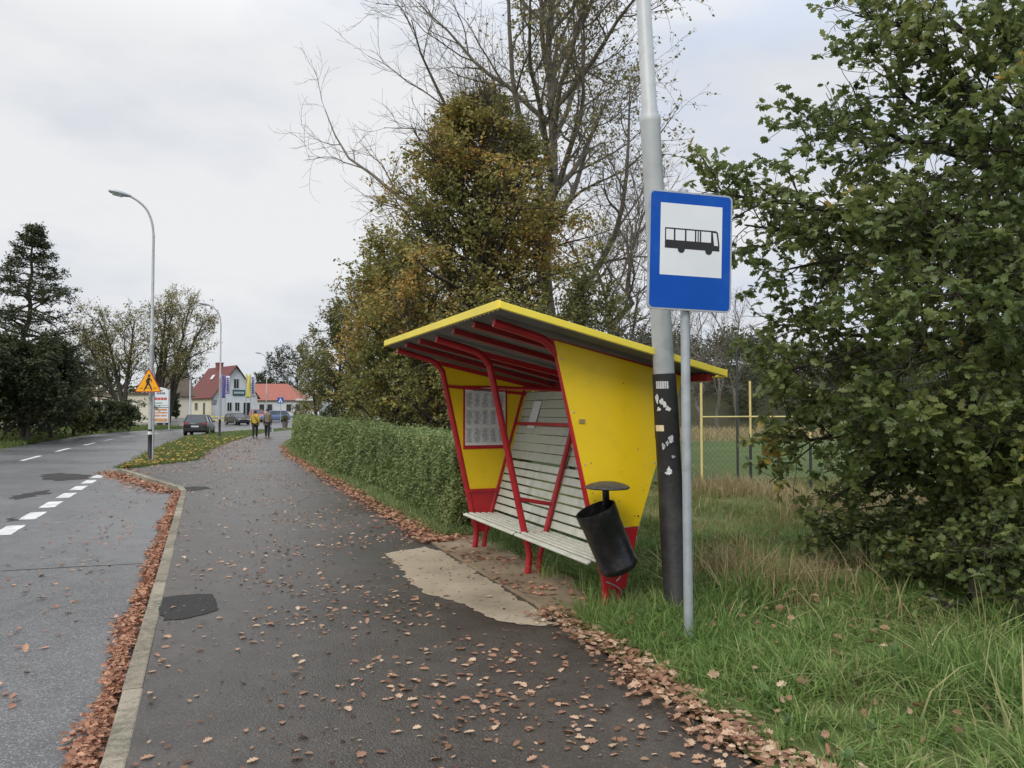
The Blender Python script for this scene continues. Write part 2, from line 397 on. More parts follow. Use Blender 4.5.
# ------------------------------------------------------------------ the ground, road, path
ZR = -0.10
bayR = [(-12, -.42), (17.6, -.42), (24.3, -2.2)]
roadR = [(-12, -.42), (17.6, -.42), (24.3, -2.2), (32, -2.15), (40, -1.95), (55, -1.2), (63, .1), (70, 2.4), (78, 6.4), (88, 13), (100, 23), (112, 36)]
roadL = [(-14, -8.9), (35, -8.7), (60, -8.1), (72, -7), (82, -3.5), (92, 2.5), (104, 12), (116, 24), (126, 37)]
pathL = [(-12, -.305), (17.6, -.305), (24.35, -2.05), (27.7, -.2), (35, .2), (42.4, 1.1), (52, 2.4), (61.7, 4.0), (70, 6.3), (80, 11.5), (92, 21)]
pathR = [(-12, 1.95), (2, 2.20), (4, 2.38), (6, 2.50), (14, 2.56), (30, 2.75), (38, 3.3), (45.6, 4.2), (55, 6.0), (65, 8.6), (78, 14.5), (92, 26)]

def strip(name, A, B, z, m, n=80, smooth=True, wob=0.0):
    a = np.array([W(s, t) for s, t in A]); b = np.array([W(s, t) for s, t in B])
    def res(p):
        L = np.concatenate([[0], np.cumsum(np.linalg.norm(np.diff(p, axis=0), axis=1))]); u = np.linspace(0, L[-1], n)
        return np.stack([np.interp(u, L, p[:, i]) for i in range(3)], 1)
    a, b = res(a), res(b)
    vs = []; c = 5
    for i in range(n):
        for j in range(c):
            f = j / (c - 1); p = a[i] * (1 - f) + b[i] * f
            if wob and j in (0, c - 1): p[:2] += rng.normal(size=2) * wob
            vs.append((p[0], p[1], z))
    q = [(i * c + j, i * c + j + 1, (i + 1) * c + j + 1, (i + 1) * c + j) for i in range(n - 1) for j in range(c - 1)]
    return tag(build(name, vs, [np.array(q)], m), kind='structure')
def rise(x, y): return .95 * np.clip((y - 92) / 30, 0, 1) ** 1.5

# one sheet to the horizon
xs = np.concatenate([[-2500, -900, -350], np.linspace(-200, 200, 61), [350, 900, 2500]]); ys = np.concatenate([[-400, -60], np.linspace(-20, 230, 61), [400, 900, 2500]])
X, Y = np.meshgrid(xs, ys); Z = -.16 + rise(X, Y)
idx = np.arange(X.size).reshape(X.shape)
q = np.stack([idx[:-1, :-1], idx[:-1, 1:], idx[1:, 1:], idx[1:, :-1]], -1).reshape(-1, 4)
tag(build('ground', np.stack([X, Y, Z], -1).reshape(-1, 3), [q], M['ground'], smooth=True), kind='structure')

def res_st(line, ss): return [(s, float(polyat(line, s))) for s in ss]
ss = np.concatenate([np.linspace(-12, 30, 60), np.linspace(31, 92, 60)])
strip('road', roadL, roadR, ZR, M['road'], 140)
strip('path', res_st(pathL, ss), res_st(pathR, ss), 0.0, M['path'], 220)
# yard in front of the far buildings
gy = np.linspace(84, 120, 10); tag(build('yard', [((-60 if k == 0 else -14) - (y_ - 84) * .1, y_, -.16 + float(rise(0, y_)) + .03 + .034 * (y_ < 90)) for y_ in gy for k in (0, 1)], [np.array([(2 * i_, 2 * i_ + 1, 2 * i_ + 3, 2 * i_ + 2) for i_ in range(9)])], M['road']), kind='structure')

# kerb: stones with joints, a step of 0.1 m along the bus bay and round into the road
def kerb_run(name, line, m, width=.13, top=.006, step=1.0):
    p = np.array([W(s, t) for s, t in line]); L = np.concatenate([[0], np.cumsum(np.linalg.norm(np.diff(p, axis=0), axis=1))])
    mb = MB(); u = 0.0
    P = lambda u: np.array([np.interp(u, L, p[:, 0]), np.interp(u, L, p[:, 1]), 0])
    while u < L[-1] - .05:
        e = min(u + step, L[-1]); a, b = P(u + .006), P(e - .006); d = unit(b - a); nrm = np.array([-d[1], d[0], 0]) * width / 2
        tz = top + random.uniform(-.004, .004); bz = ZR - .05; sh = nrm * random.uniform(-.06, .06)
        a = a + sh; b = b + sh
        mb.hexa([a - nrm + [0, 0, bz], b - nrm + [0, 0, bz], b + nrm + [0, 0, bz], a + nrm + [0, 0, bz], a - nrm + [0, 0, tz], b - nrm + [0, 0, tz], b + nrm + [0, 0, tz], a + nrm + [0, 0, tz]])
        u = e
    return tag(mb.build(name, m, bevel=.012), kind='structure')
kerb_run('kerb', [(-8, -.358), (17.65, -.358), (24.35, -2.13)], M['kerb'], .108)
kerb_run('grass_kerb', [(24.35, -2.13), (32, -2.1), (40, -1.9), (55, -1.15), (63, .15), (70, 2.45), (78, 6.5), (88, 13.1)], M['kerb'], .13, .0)
# thin concrete edging on the right side of the path
kerb_run('path_edging', [(a, b + .02) for a, b in res_st(pathR, np.linspace(5.0, 10.3, 6))], M['dirt'], .06, .019)

# grass strip between road and path, verge to the right, bank to the left
gl = [(24.45, -2.06), (32, -2.03), (40, -1.83), (55, -1.08), (63, .22), (70, 2.55), (78, 6.6), (88, 13.2)]
gr = [(24.5, -2.0), (27.7, -.22), (35, .18), (42.4, 1.08), (52, 2.38), (61.7, 3.95), (70, 6.25), (80, 11.4), (90, 19)]
strip('grass_strip', gl, gr, .010, M['meadow'], 60)
def sheet(name, tfun, s0, s1, ns, offs, zf, m):
    vs = []
    for s in np.linspace(s0, s1, ns):
        for o in offs:
            p = W(s, tfun(s) + o); p[2] = zf(p[0], p[1], abs(o)); vs.append(p)
    n = len(offs); q = [(i * n + j, i * n + j + 1, (i + 1) * n + j + 1, (i + 1) * n + j) for i in range(ns - 1) for j in range(n - 1)]
    return tag(build(name, vs, [np.array(q)], m, smooth=True), kind='structure')
def vz(x, y, o):         # height of the right verge, o = metres from the path's edge
    k = np.clip(o / 1.2, 0, 1); s_ = -SU * np.asarray(x) + CU * np.asarray(y)
    k = k * (1 - np.clip((s_ - 4.6) / .6, 0, 1) * np.clip((10.6 - s_) / .6, 0, 1) * np.clip((1.3 - o) / .5, 0, 1))
    return .012 + k * (.035 + .05 * np.sin(x * 1.1 + 1) * np.sin(y * .8) + .03 * np.sin(x * 2.7) * np.cos(y * 2.1)) - .02 * np.clip(o - 4, 0, 12) / 12
offs = np.concatenate([np.linspace(0, 4, 21), np.linspace(4.5, 12, 12), [16, 24, 40, 70, 120]])
sheet('verge', lambda s: polyat(pathR, s), -10, 90, 200, offs, vz, M['soil'])
def bz(x, y, o): return ZR + .012 + np.clip(o / 5, 0, 1) * .28 + .04 * np.sin(x * .7) * np.sin(y * .5)
sheet('grass_bank', lambda s: polyat(roadL, s), -14, 88, 90, -np.concatenate([np.linspace(0, 8, 14), [12, 20, 40, 80]]), bz, M['meadow'])
# sports field beyond the rough grass
def fieldpt(x, y, z): return (x, y, z)
tag(build('sports_field', [(1.2, 16.3, .075), (30, 25.5, .075), (42, 52, .08), (-2, 36, .08)], [np.array([[0, 1, 2, 3]])], M['field']), kind='structure')

# sandy trodden strip under the shelter, dry patch and tar patches
def blob_sheet(name, pts, z, m, sub=12, wob=.03):
    from mathutils.geometry import tessellate_polygon
    pts = np.array(pts, float); out = []; ph = rng.random(4) * 6.28; L = 0.0
    for i in range(len(pts)):
        a, b = pts[i], pts[(i + 1) % len(pts)]; ln = np.linalg.norm((b - a)[:2]); n = max(2, int(ln * sub)); d = (b - a) / max(ln, 1e-6); nrm = np.array([-d[1], d[0], 0])
        for k in range(n):
            u = L + ln * k / n; e = .5 * math.sin(u * 7 + ph[0]) + .4 * math.sin(u * 17 + ph[1]) + .35 * math.sin(u * 37 + ph[2]) + .25 * math.sin(u * 71 + ph[3]) + random.uniform(-.3, .3)
            out.append(a + (b - a) * k / n + nrm * e * wob * min(1, 3 * k / n + .3))
        L += ln
    out = np.array(out); out[:, 2] = z
    tr = tessellate_polygon([[Vector(p) for p in out]])
    tr = [(a, b, c) if np.cross(out[b] - out[a], out[c] - out[a])[2] > 0 else (a, c, b) for a, b, c in tr]
    return tag(build(name, out, [np.array(tr)], m), kind='structure')
dp = [G(*p) for p in [(384, 554), (424, 547), (441, 551.5), (470, 568), (500, 587), (530, 606), (558, 624.5), (540, 626), (521, 625), (486, 617), (455, 601), (424, 594), (408, 580), (398, 566)]]
blob_sheet('dry_patch', dp, .004, M['dry'], 30, .03)
dd = [W(s, polyat(pathR, s) + .02) for s in np.linspace(5.1, 10.4, 8)] + [W(10.3, 2.95), W(9.6, 3.15), W(8.6, 3.2), W(7.6, 3.1), W(6.8, 3.2), W(6.0, 2.95), W(5.5, 2.75)]
blob_sheet('dirt_strip', dd, .018, M['dirt'], 8, .03)
tp = [G(*p) for p in [(160, 598), (176, 596), (212, 594), (218, 603), (216, 611), (190, 618), (163, 621), (158, 610)]]
blob_sheet('tar_patch', tp, .004, M['patch'], 24, .018)
tp = [G(*p) for p in [(184, 487.2), (205, 486.6), (210, 488.5), (196, 490.6), (184, 490.8)]]
blob_sheet('tar_patch', tp, .004, M['patch'], 8, .03)
for pts in ([(40, 475), (60, 473), (90, 475), (88, 479), (60, 481), (44, 480)], [(12, 496), (48, 490), (52, 493), (14, 500)], [(5, 519), (18, 517), (19, 520), (6, 522)]):
    blob_sheet('road_patch', [G(x, y, ZR) for x, y in pts], ZR + .004, M['patch'], 5, .09)
# darker asphalt wedge between the bay and the grass
blob_sheet('path_patch', [W(17.9, -.2), W(24.4, -1.95), W(27.4, -.35), W(24.0, .5), W(20.5, .55)], .0035, M['path'], 2, .05)
# road crack
mb = MB()
cr = [G(x, y, ZR) + [0, 0, .006] for x, y in [(0, 571), (35, 569), (70, 567), (110, 565), (150, 563)]]
for a, b in zip(cr[:-1], cr[1:]):
    d = unit(b - a); n = np.array([-d[1], d[0], 0]) * .018
    mb.add([a - n, b - n, b + n, a + n], [(0, 1, 2, 3)])
tag(mb.build('road_crack', mat('crack_filler', (.16, .155, .145), .8, var=.3)), kind='structure')

# painted dashes
def dash(s0, s1, t, wd, tf=None):
    mb = MB(); n = 7; vs = []
    for i in range(n):
        s = s0 + (s1 - s0) * i / (n - 1); tt = t if tf is None else tf(s)
        for k in (-1, 1):
            p = W(s, tt + k * wd / 2 + random.uniform(-.006, .006)); p[2] = ZR + .004; vs.append(p)
    mb.add(vs, [(2 * i, 2 * i + 1, 2 * i + 3, 2 * i + 2) for i in range(n - 1)])
    return tag(mb.build('road_marking', M['paint']), kind='structure')
for i in range(-6, 7): dash(12.5 + i * 1.66, 13.5 + i * 1.66, -2.53, .24)
cl = [(-12, -5.85), (40, -5.75), (58, -5.1), (72, -2.6), (84, 2.2), (96, 11)]
for i in range(-3, 9):
    s0 = 31.3 + i * 6.7; dash(s0, s0 + 3.3, 0, .16, lambda s: polyat(cl, s))

# ------------------------------------------------------------------ bus shelter
S0, S1, S2 = 5.5, 7.1, 8.69
SH = W(7.1, 3.0, 0)
shelter = empty('bus_shelter', SH, 'yellow and red bus shelter with slatted white benches and a sloping roof', 'bus shelter')
def smb(): return MB(SH)
front = [(2.875, -.05), (2.90, .16), (2.885, .30), (2.84, .46), (2.53, 1.86), (2.485, 1.99), (2.40, 2.08), (2.28, 2.125), (1.98, 2.205)]
rear = [(2.985, -.05), (3.01, .15), (3.05, .32), (3.455, 1.72), (3.51, 1.86)]
def roofz(s, t): return 2.30 + (s - 5.25) * .008 - (t - 1.9) * .238
for s in (S0, S1, S2):
    dz = (s - 5.25) * .008; sf = s + .035 if s == S0 else s
    b = smb(); fp = [W(sf, t, z + (dz if z > 1.9 else 0)) for t, z in front]
    fp = list(smoothline(fp, 40))
    b.tube(fp, .032, 14)
    b.tube(smoothline([W(sf, t, z) for t, z in rear], 16), .027, 10)
    b.bar(W(sf, 2.40, 2.085 + dz), W(sf, 3.66, 1.81 + dz), .05, .05)
    b.tube([W(sf, 2.845, .40), W(sf, 3.06, .36)], .018, 8)
    b.build('frame', M['red'], shelter, smooth=True)
    if s == S1:
        b = smb(); b.tube([W(s, 2.77, .73), W(s, 3.14, .66)], .02, 10); b.build('armrest', M['red'], shelter, smooth=True)
        b = smb(); b.tube([W(s, 2.55, 1.78), W(s, 3.47, 1.76)], .018, 10); b.build('tie_bar', M['red'], shelter, smooth=True)
# roof
R0, R1, TF, TR = 5.2, 8.96, 1.9, 3.78
b = smb()
for i in range(78):          # corrugated sheet, ribs running down the slope
    sa = R0 + .02 + (R1 - R0 - .04) * i / 78; sb = R0 + .02 + (R1 - R0 - .04) * (i + 1) / 78
    za, zb = [.010 * (1 if k % 2 else -1) for k in (i // 1, i + 1)]
    if i % 2: za, zb = .012, -.012
    else: za, zb = -.012, .012
    p = [W(sa, TF + .03, roofz(sa, TF + .03) + za - .02), W(sb, TF + .03, roofz(sb, TF + .03) + zb - .02), W(sb, TR - .03, roofz(sb, TR - .03) + zb - .02), W(sa, TR - .03, roofz(sa, TR - .03) + za - .02)]
    b.hexa(p + [x + np.array([0, 0, .004]) for x in p])
roof = b.build('roof', M['sheet'], shelter)
for a, c in (((R0, TF), (R1, TF)), ((R0, TF), (R0, TR)), ((R1, TF), (R1, TR)), ((R0, TR), (R1, TR))):
    b = smb(); w3 = .03
    b.bar(W(a[0], a[1], roofz(*a) - .003), W(c[0], c[1], roofz(*c) - .003), .028, .062 if a[1] == c[1] else .050)
    b.build('fascia', M['fascia'], roof, bevel=.004)
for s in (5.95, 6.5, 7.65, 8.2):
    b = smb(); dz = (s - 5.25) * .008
    b.bar(W(s, 1.96, roofz(s, 1.96) - .058), W(s, 3.70, roofz(s, 3.70) - .058), .075, .045); b.build('rafter', M['redshaded'], roof)
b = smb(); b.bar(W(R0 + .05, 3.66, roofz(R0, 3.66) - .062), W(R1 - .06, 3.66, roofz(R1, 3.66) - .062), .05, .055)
b.build('purlin', M['redshaded'], roof)
# side panels
def trap(z0, z1):
    f0 = lambda z: np.interp(z, [.05, .42, 1.9, 2.1], [2.885, 2.845, 2.52, 2.45]); r0 = lambda z: np.interp(z, [.05, .30, .66, 1.33, 1.86], [3.03, 3.07, 3.17, 3.40, 3.595])
    return [(f0(z0), z0), (r0(z0), z0), (r0(z1), z1), (f0(z1), z1)]
for s, th in ((S0, .018), (S2, -.018)):
    q = trap(.66, 2.09); q[2] = (3.585, 1.835); q.insert(2, (3.40, 1.33))
    b = smb(); b.prism([W(s, t, z) for t, z in q], W(s + th, 0, 0) - W(s, 0, 0))
    if s == S0:
        pan = b.build('side_panel', M['yellow'], shelter, bevel=.002)
    else: pan = b.build('side_panel', M['yellow'], shelter, bevel=.002)
    q = trap(.19, .655)
    b = smb(); b.prism([W(s, t, z) for t, z in q], W(s + th, 0, 0) - W(s, 0, 0)); b.build('kick_panel', M['red'], shelter, bevel=.002)
for a, c in ((W(S2 - .025, 2.79, .66), W(S2 - .025, 3.19, .66)), (W(S2 - .025, 2.56, 1.84), W(S2 - .025, 3.53, 1.76))):
    b = smb(); b.bar(a, c, .02, .035); b.build('panel_rail', M['red'], shelter)
# a bolt and peeled spots on the near panel
b = smb(); c = W(S0 - .006, 2.68, 1.48)
b.box(c, (.05, .006, .03), (W(0, 1), W(1, 0), (0, 0, 1))); b.build('rust_spot', mat('rust_spot', (.30, .22, .10), .8, var=.5, scale=90), pan)
chipm = mat('bare_primer', (.34, .25, .12), .8, var=.4, scale=60); rustm = mat('rust', (.13, .055, .025), .9, var=.5, scale=50)
q0 = trap(.66, 2.09); q0[1] = (3.165, .66)
for k in range(22):
    z = random.choice([random.uniform(.68, 1.0), random.uniform(.7, 2.0)]); f_, r_ = np.interp(z, [.66, 2.09], [q0[0][0], q0[3][0]]), np.interp(z, [.66, 1.84], [q0[1][0], 3.60]); t = f_ + .02 + (r_ - f_ - .05) * random.choice([random.random() ** 3, random.random(), 1 - random.random() ** 3])
    b = smb(); n = 9; a_ = random.uniform(.003, .010); e_ = random.uniform(.4, 1.0); b.prism([W(S0, t + a_ * random.uniform(.5, 1) * math.cos(2 * PI * i / n), z + a_ * e_ * random.uniform(.5, 1.3) * math.sin(2 * PI * i / n)) + W(-.0015, 0) for i in range(n)], W(.001, 0)); b.build('paint_chip', chipm if k % 3 else rustm, pan)
for z in (.74, 1.15, 1.55, 1.95):
    for e_ in (0, 1):
        t = np.interp(z, [.66, 2.09], [q0[0][0], q0[3][0]]) + .03 if e_ == 0 else np.interp(z, [.66, 1.84], [q0[1][0], 3.60]) - .03
        if e_ and z > 1.8: continue
        b = smb(); b.tube([W(S0 - .005, t, z), W(S0 + .002, t, z)], .007, 8); b.build('bolt', M['galv'] if z > 1 else rustm, pan)
# seats and backs
def slat(b, s0, s1, t, z, w_, th, tilt):
    d = np.array([0, 0, 1.0]) * math.sin(tilt) + W(0, 1) * math.cos(tilt)
    n = np.cross(W(1, 0), d); b.box((W(s0, t) + W(s1, t)) / 2 + np.array([0, 0, z]), (s1 - s0, w_, th), (W(1, 0), d, n))
for s0, s1 in ((S0 + .03, S1 - .022), (S1 + .022, S2 - .02)):
    b = smb()
    for k in range(6):
        t = 2.755 + k * .073; z = .410 - k * .003 - (.012 if k == 0 else 0)
        slat(b, s0 + random.uniform(-.004, .004), s1 + random.uniform(-.004, .004), t, z, .046, .022, -.05 if k else .35)
    b.build('seat', M['slat'], shelter, bevel=.009)
    b = smb()
    for k in range(7):
        z = .470 + k * .083; t = 3.113 + (z - .45) * .292
        slat(b, s0 + random.uniform(-.004, .004), s1 + random.uniform(-.004, .004), t + .012, z, .070, .022, math.radians(72.5))
    b.build('backrest', M['slat'], shelter, bevel=.005)
    b = smb()
    for k in range(8):
        z = 1.07 + k * .094; t = 3.130 + (z - .45) * .292
        slat(b, s0 + .01, s1 - .01, t + random.uniform(-.002, .002), z, .090, .018, math.radians(72.5))
    b.build('back_boards', M['boards'], shelter, bevel=.003)
b = smb()
for z in (1.42,):
    t = 3.098 + (z - .45) * .292; b.bar(W(S0, t, z), W(S2, t, z), .025, .035)
b.build('back_rail', M['red'], shelter)
# notice on the boards
b = smb(); s = 8.22; z = 1.52; t = 3.130 + (z - .45) * .292 - .022
slat(b, s - .105, s + .105, t, z, .31, .002, math.radians(72.5)); b.build('notice', M['paper'], shelter)
# timetable case
b = smb(); tc = lambda t, z: W(S2 - .022, t, z)
X3, Y3 = W(0, 1), np.array([0, 0, 1.0])
b.box(tc(3.0, 1.49), (.53, .012, .72), (X3, -W(1, 0), Y3)); case = b.build('timetable_case', M['red'], shelter, bevel=.003)
b = smb(); b.box(tc(3.0, 1.50) - W(.008, 0), (.485, .006, .655), (X3, -W(1, 0), Y3)); b.build('poster', M['paper'], case)
b = smb()
for i in range(5):
    for j in range(3):
        b.box(tc(2.80 + i * .098, 1.29 + j * .20) - W(.0125, 0), (.092, .002, .185), (X3, -W(1, 0), Y3))
b.build('printed_tables', M['print'], case)
b = smb()
for i in range(5):
    for j in range(3):
        for k in range(12):
            b.box(tc(2.80 + i * .098 + random.uniform(-.008, .008), 1.218 + j * .20 + k * .0125) - W(.0145, 0), (.070 * random.uniform(.45, 1), .001, .0045), (X3, -W(1, 0), Y3))
b.build('printed_lines', M['ink'], case)
b = smb(); b.box(tc(3.0, 1.795) - W(.0125, 0), (.30, .002, .014), (X3, -W(1, 0), Y3)); b.build('printed_heading', M['ink'], case)
# scribble on the lower yellow of the far panel
b = smb(); gp = []
for k in range(26): gp.append(W(S2 - .006, 2.90 + .03 * math.cos(k * .9) + k * .0035, .96 + .022 * math.sin(k * 1.35)))
b.tube(gp, .0022, 5); b.build('graffiti', M['black'], shelter)

# ------------------------------------------------------------------ litter bin on the near panel
top = W(5.25, 2.665, .845); bot = W(5.25, 2.865, .40); ax = unit(top - bot)
BN = W(5.3, 2.85, .6)
binr = empty('litter_bin', BN, 'tilted black metal litter bin with round hood fixed to the yellow panel', 'litter bin')
b = MB(BN); prof = [(h_, r_ * 1.14) for h_, r_ in [(0, .0), (.0, .115), (.02, .128), (.05, .129), (.06, .124), (.385, .128), (.395, .133), (.485, .135), (.487, .124), (.30, .120), (.05, .112)]]
e1 = unit(np.cross(ax, [0, 1, 0])); e2 = np.cross(ax, e1); ns = 28
vs = [bot + ax * h + r * (math.cos(2 * PI * k / ns) * e1 + math.sin(2 * PI * k / ns) * e2) for h, r in prof for k in range(ns)]
b.add(vs, [(i * ns + k, i * ns + (k + 1) % ns, (i + 1) * ns + (k + 1) % ns, (i + 1) * ns + k) for i in range(len(prof) - 1) for k in range(ns)])
b.build('body', M['bin'], binr, smooth=True)
b = MB(BN); lc = W(5.25, 2.765, 1.0); ns = 32
vs = []; pr = [(-.012, .155), (-.004, .165), (.004, .163), (.022, .13), (.038, .07), (.043, .001)]
vs = [lc + np.array([r * math.cos(2 * PI * k / ns), r * math.sin(2 * PI * k / ns), h]) for h, r in [(-.008, .001)] + pr for k in range(ns)]
b.add(vs, [(i * ns + k, i * ns + (k + 1) % ns, (i + 1) * ns + (k + 1) % ns, (i + 1) * ns + k) for i in range(len(pr)) for k in range(ns)])
b.build('hood', M['lid'], binr, smooth=True)
b = MB(BN); b.tube([W(5.28, 2.765, .99), W(5.28, 2.77, .88), W(5.36, 2.79, .80), W(5.50, 2.79, .80)], .026, 10); b.build('hood_stem', M['bin'], binr, smooth=True)
b = MB(BN); b.bar(W(5.33, 2.85, .58), W(5.50, 2.85, .58), .05, .03); b.build('bracket', M['bin'], binr)
# two bent wires hanging under it
b = MB(BN)
b.tube(smoothline([W(5.42, 2.86, .33), W(5.40, 2.90, .36), W(5.40, 2.95, .31), W(5.42, 2.93, .27)], 12), .004, 5); b.build('wire', M['galv'], binr); b = MB(BN)
b.tube(smoothline([W(5.42, 2.84, .27), W(5.40, 2.89, .25), W(5.40, 2.95, .21), W(5.41, 2.97, .17)], 12), .004, 5); b.build('wire', M['galv'], binr)

# ------------------------------------------------------------------ street lamps
def street_lamp(base, label, lean=(0, 0), h=8.6, big=False, black=1.55, head_dir=None, group='street lamps along the road'):
    base = np.array(base, float); r = empty('street_lamp', base, label, 'street lamp', group)
    dx = np.array([lean[0], lean[1], 0.0])
    P = lambda z: base + np.array([0, 0, z]) + dx * z
    rb, rm, rt = (.090, .075, .058) if big else (.072, .066, .05)
    b = MB(base); b.tube([P(black - .05), P(3.66), P(3.69), P(3.73), P(3.77), P(h - 1.2)], [rm + .004, rm, rm + .006, rm + .006, rt, rt * .8], 20)
    hd = np.array(head_dir if head_dir is not None else -W(0, 1)); hd = hd / np.linalg.norm(hd)
    b.build('pole', M['greypole'], r, smooth=True)
    arm = [P(h - 1.2), P(h - .8) + hd * .05, P(h - .4) + hd * .2, P(h - .14) + hd * .45, P(h + .02) + hd * .72]
    b = MB(base); b.tube(smoothline(arm, 18), rt * .72, 10); b.build('arm', M['greypole'], r, smooth=True)
    e = arm[-1]; d = unit(hd + np.array([0, 0, .18])); side = np.cross(d, [0, 0, 1]); side = unit(side); upv = np.cross(side, d)
    b = MB(base); pr = [(-.05, .04, .04), (.06, .07, .06), (.25, .13, .085), (.45, .14, .08), (.58, .09, .05), (.62, .03, .02)]; ns = 12
    vs = [e + d * x + side * wy * math.cos(2 * PI * k / ns) + upv * hz * math.sin(2 * PI * k / ns) for x, wy, hz in pr for k in range(ns)]
    b.add(vs, [(i * ns + k, i * ns + (k + 1) % ns, (i + 1) * ns + (k + 1) % ns, (i + 1) * ns + k) for i in range(len(pr) - 1) for k in range(ns)] + [tuple(range(ns)), tuple(range((len(pr) - 1) * ns, len(pr) * ns))])
    hdm = b.build('lamp_head', M['galv'], r, smooth=True)
    b = MB(base); b.box(e + d * .34 - upv * .082, (.30, .17, .02), (d, side, upv)); b.build('lens', M['lamp'], hdm, bevel=.008)
    b = MB(base); b.tube([P(-.1), P(.04), P(.05), P(black * .45), P(black * .46), P(black * .73), P(black * .735), P(black)], [rb + .012, rb + .012, rb + .004, rb + .004, rb, rb, rb + .003, rb - .002], 24)
    sl = b.build('black_sleeve', M['blackpole'], r, smooth=True)
    return r, P, rb, sl
base = G(677.3, 614, .05)
lamp, LP, rb, sl = street_lamp(base, 'leaning grey street lamp with black stickered base beside the bus stop sign', lean=(-.0485, 0), big=True, black=1.785, group=None)
def sticker(name, z, ang, wz, hz, m, shape=None):
    c = LP(z); n = np.array([math.cos(ang), math.sin(ang), 0]); b = MB(base); rr = rb + .0065
    k = 6; vs = []; fs = []
    pts = shape or [(-.5, -.5), (.5, -.5), (.5, .5), (-.5, .5)]
    for (u, v_) in pts:
        a = ang + u * wz / rr; vs.append(LP(z + v_ * hz) + rr * np.array([math.cos(a), math.sin(a), 0]))
    if shape is None:
        vs = []
        for i in range(6):
            a = ang + (i / 5 - .5) * wz / rr
            for v_ in (-.5, .5): vs.append(LP(z + v_ * hz) + rr * np.array([math.cos(a), math.sin(a), 0]))
        b.add(vs, [(2 * i, 2 * i + 2, 2 * i + 3, 2 * i + 1) for i in range(5)])
    else: b.add(vs, [tuple(range(len(pts)))])
    b.build(name, m, sl)
def blotch(n=11): return [(.5 * random.uniform(.35, 1) * math.cos(2 * PI * k / n), .5 * random.uniform(.35, 1) * math.sin(2 * PI * k / n)) for k in range(n)]
FA = math.atan2(-base[1], -base[0])            # side that faces the path
for k in range(6):                             # remains of a printed strip
    sticker('sticker', 1.70, FA - .62 + k * .17, .013, .055, M['sticker'])
sticker('sticker', 1.38, FA - .62, .075, .045, M['beige'])
for z, a, wd, hh in ((1.58, -.30, .045, .06), (1.555, -.05, .05, .07), (1.525, .18, .05, .06), (1.60, -.7, .04, .1), (1.52, -.55, .05, .04)):
    sticker('sticker', z, FA + a, wd, hh, M['sticker'], blotch())
for z, a, wd, hh in ((1.30, .28, .06, .09), (1.27, -.02, .03, .06), (1.25, -.35, .035, .07), (1.17, .36, .045, .035), (1.07, .0, .05, .09), (1.05, -.12, .07, .03)):
    sticker('sticker', z, FA + a, wd, hh, mat('worn_sticker', (.42, .43, .43) if z > 1.1 else (.6, .61, .61), .7, var=.4, scale=60), blotch())
b = MB(base); P0 = LP(.42)
b.tube([LP(.40), LP(.406)], rb + .0055, 24, False); b.build('clamp_band', M['lid'], sl)

b2 = G(150, 460.5); l2, P2, r2, s2 = street_lamp(b2, 'tall grey street lamp with black foot behind the amber warning triangle', h=8.45, black=1.0)
o = np.array(b2, float); b = MB(o); b.tube([P2(.83), P2(.93)], r2 + .008, 16, False); b.build('white_band', M['white'], s2)
street_lamp(G(219.5, 436.5), 'slim grey street lamp on the grass strip behind the grey car on the road', h=8.3, black=1.1)
street_lamp(np.array([(266.5 - 512) / 800 * 96, 96, .05]), 'distant curved street lamp rising in front of the orange roofed building', h=8.5, black=1.0)

# ------------------------------------------------------------------ bus stop sign
sb = G(688.8, 641, .05)
stop = empty('bus_stop_sign', sb, 'blue bus stop sign with a black bus on white, on a thin galvanised post', 'bus stop sign')
b = MB(sb); b.tube([sb + [0, 0, -.1], sb + [-.012, 0, 2.98]], .031, 16); b.build('post', M['galv'], stop, smooth=True)
yaw = math.radians(12.5)
sx = np.array([math.cos(yaw), math.sin(yaw), 0]); sn = np.array([math.sin(yaw), -math.cos(yaw), 0]); sz = np.array([0, 0, 1.0]); rl = math.radians(1.6); sx, sz = sx * math.cos(rl) - sz * math.sin(rl), sz * math.cos(rl) + sx * math.sin(rl)
scn = at(689.8, 251.8, sb[1] - .045); SWD, SHT = .592, .785
def SP(u, v_, d=0): return scn + sx * (u - .5) * SWD + sz * (.5 - v_) * SHT + sn * d     # u, v from the top-left corner
def rrect(x0, y0, x1, y1, r, n=5, ar=SWD / SHT):
    out = []
    for cx, cy, a0 in ((x1 - r, y1 - r * ar, 0), (x0 + r, y1 - r * ar, 90), (x0 + r, y0 + r * ar, 180), (x1 - r, y0 + r * ar, 270)):
        for k in range(n + 1):
            a = math.radians(a0 + 90 * k / n); out.append((cx + r * math.cos(a), cy + r * ar * math.sin(a)))
    return out
def plate(name, outline, d0, d1, m, parent):
    b = MB(sb); b.prism([SP(u, v_, d0) for u, v_ in outline], sn * (d1 - d0)); return b.build(name, m, parent)
sp = plate('sign_panel', rrect(0, 0, 1, 1, .055), -.004, .012, M['galv'], stop)
plate('blue_face', rrect(.020, .014, .98, .986, .045), .012, .0135, M['blue'], sp)
plate('white_field', [(.135, .105), (.875, .105), (.875, .71), (.135, .71)], .0135, .0145, M['white'], sp)
bus = [(.19, .312), (.80, .312), (.825, .325), (.845, .43), (.845, .484), (.19, .484)]
pic = plate('bus_pictogram', bus, .0145, .0155, M['black'], sp)
for cx in (.385, .715):
    plate('wheel', [(cx + .042 * math.cos(a), .487 + .042 * SWD / SHT * math.sin(a)) for a in np.linspace(0, 2 * PI, 20, endpoint=False)], .0157, .0166, M['black'], pic)
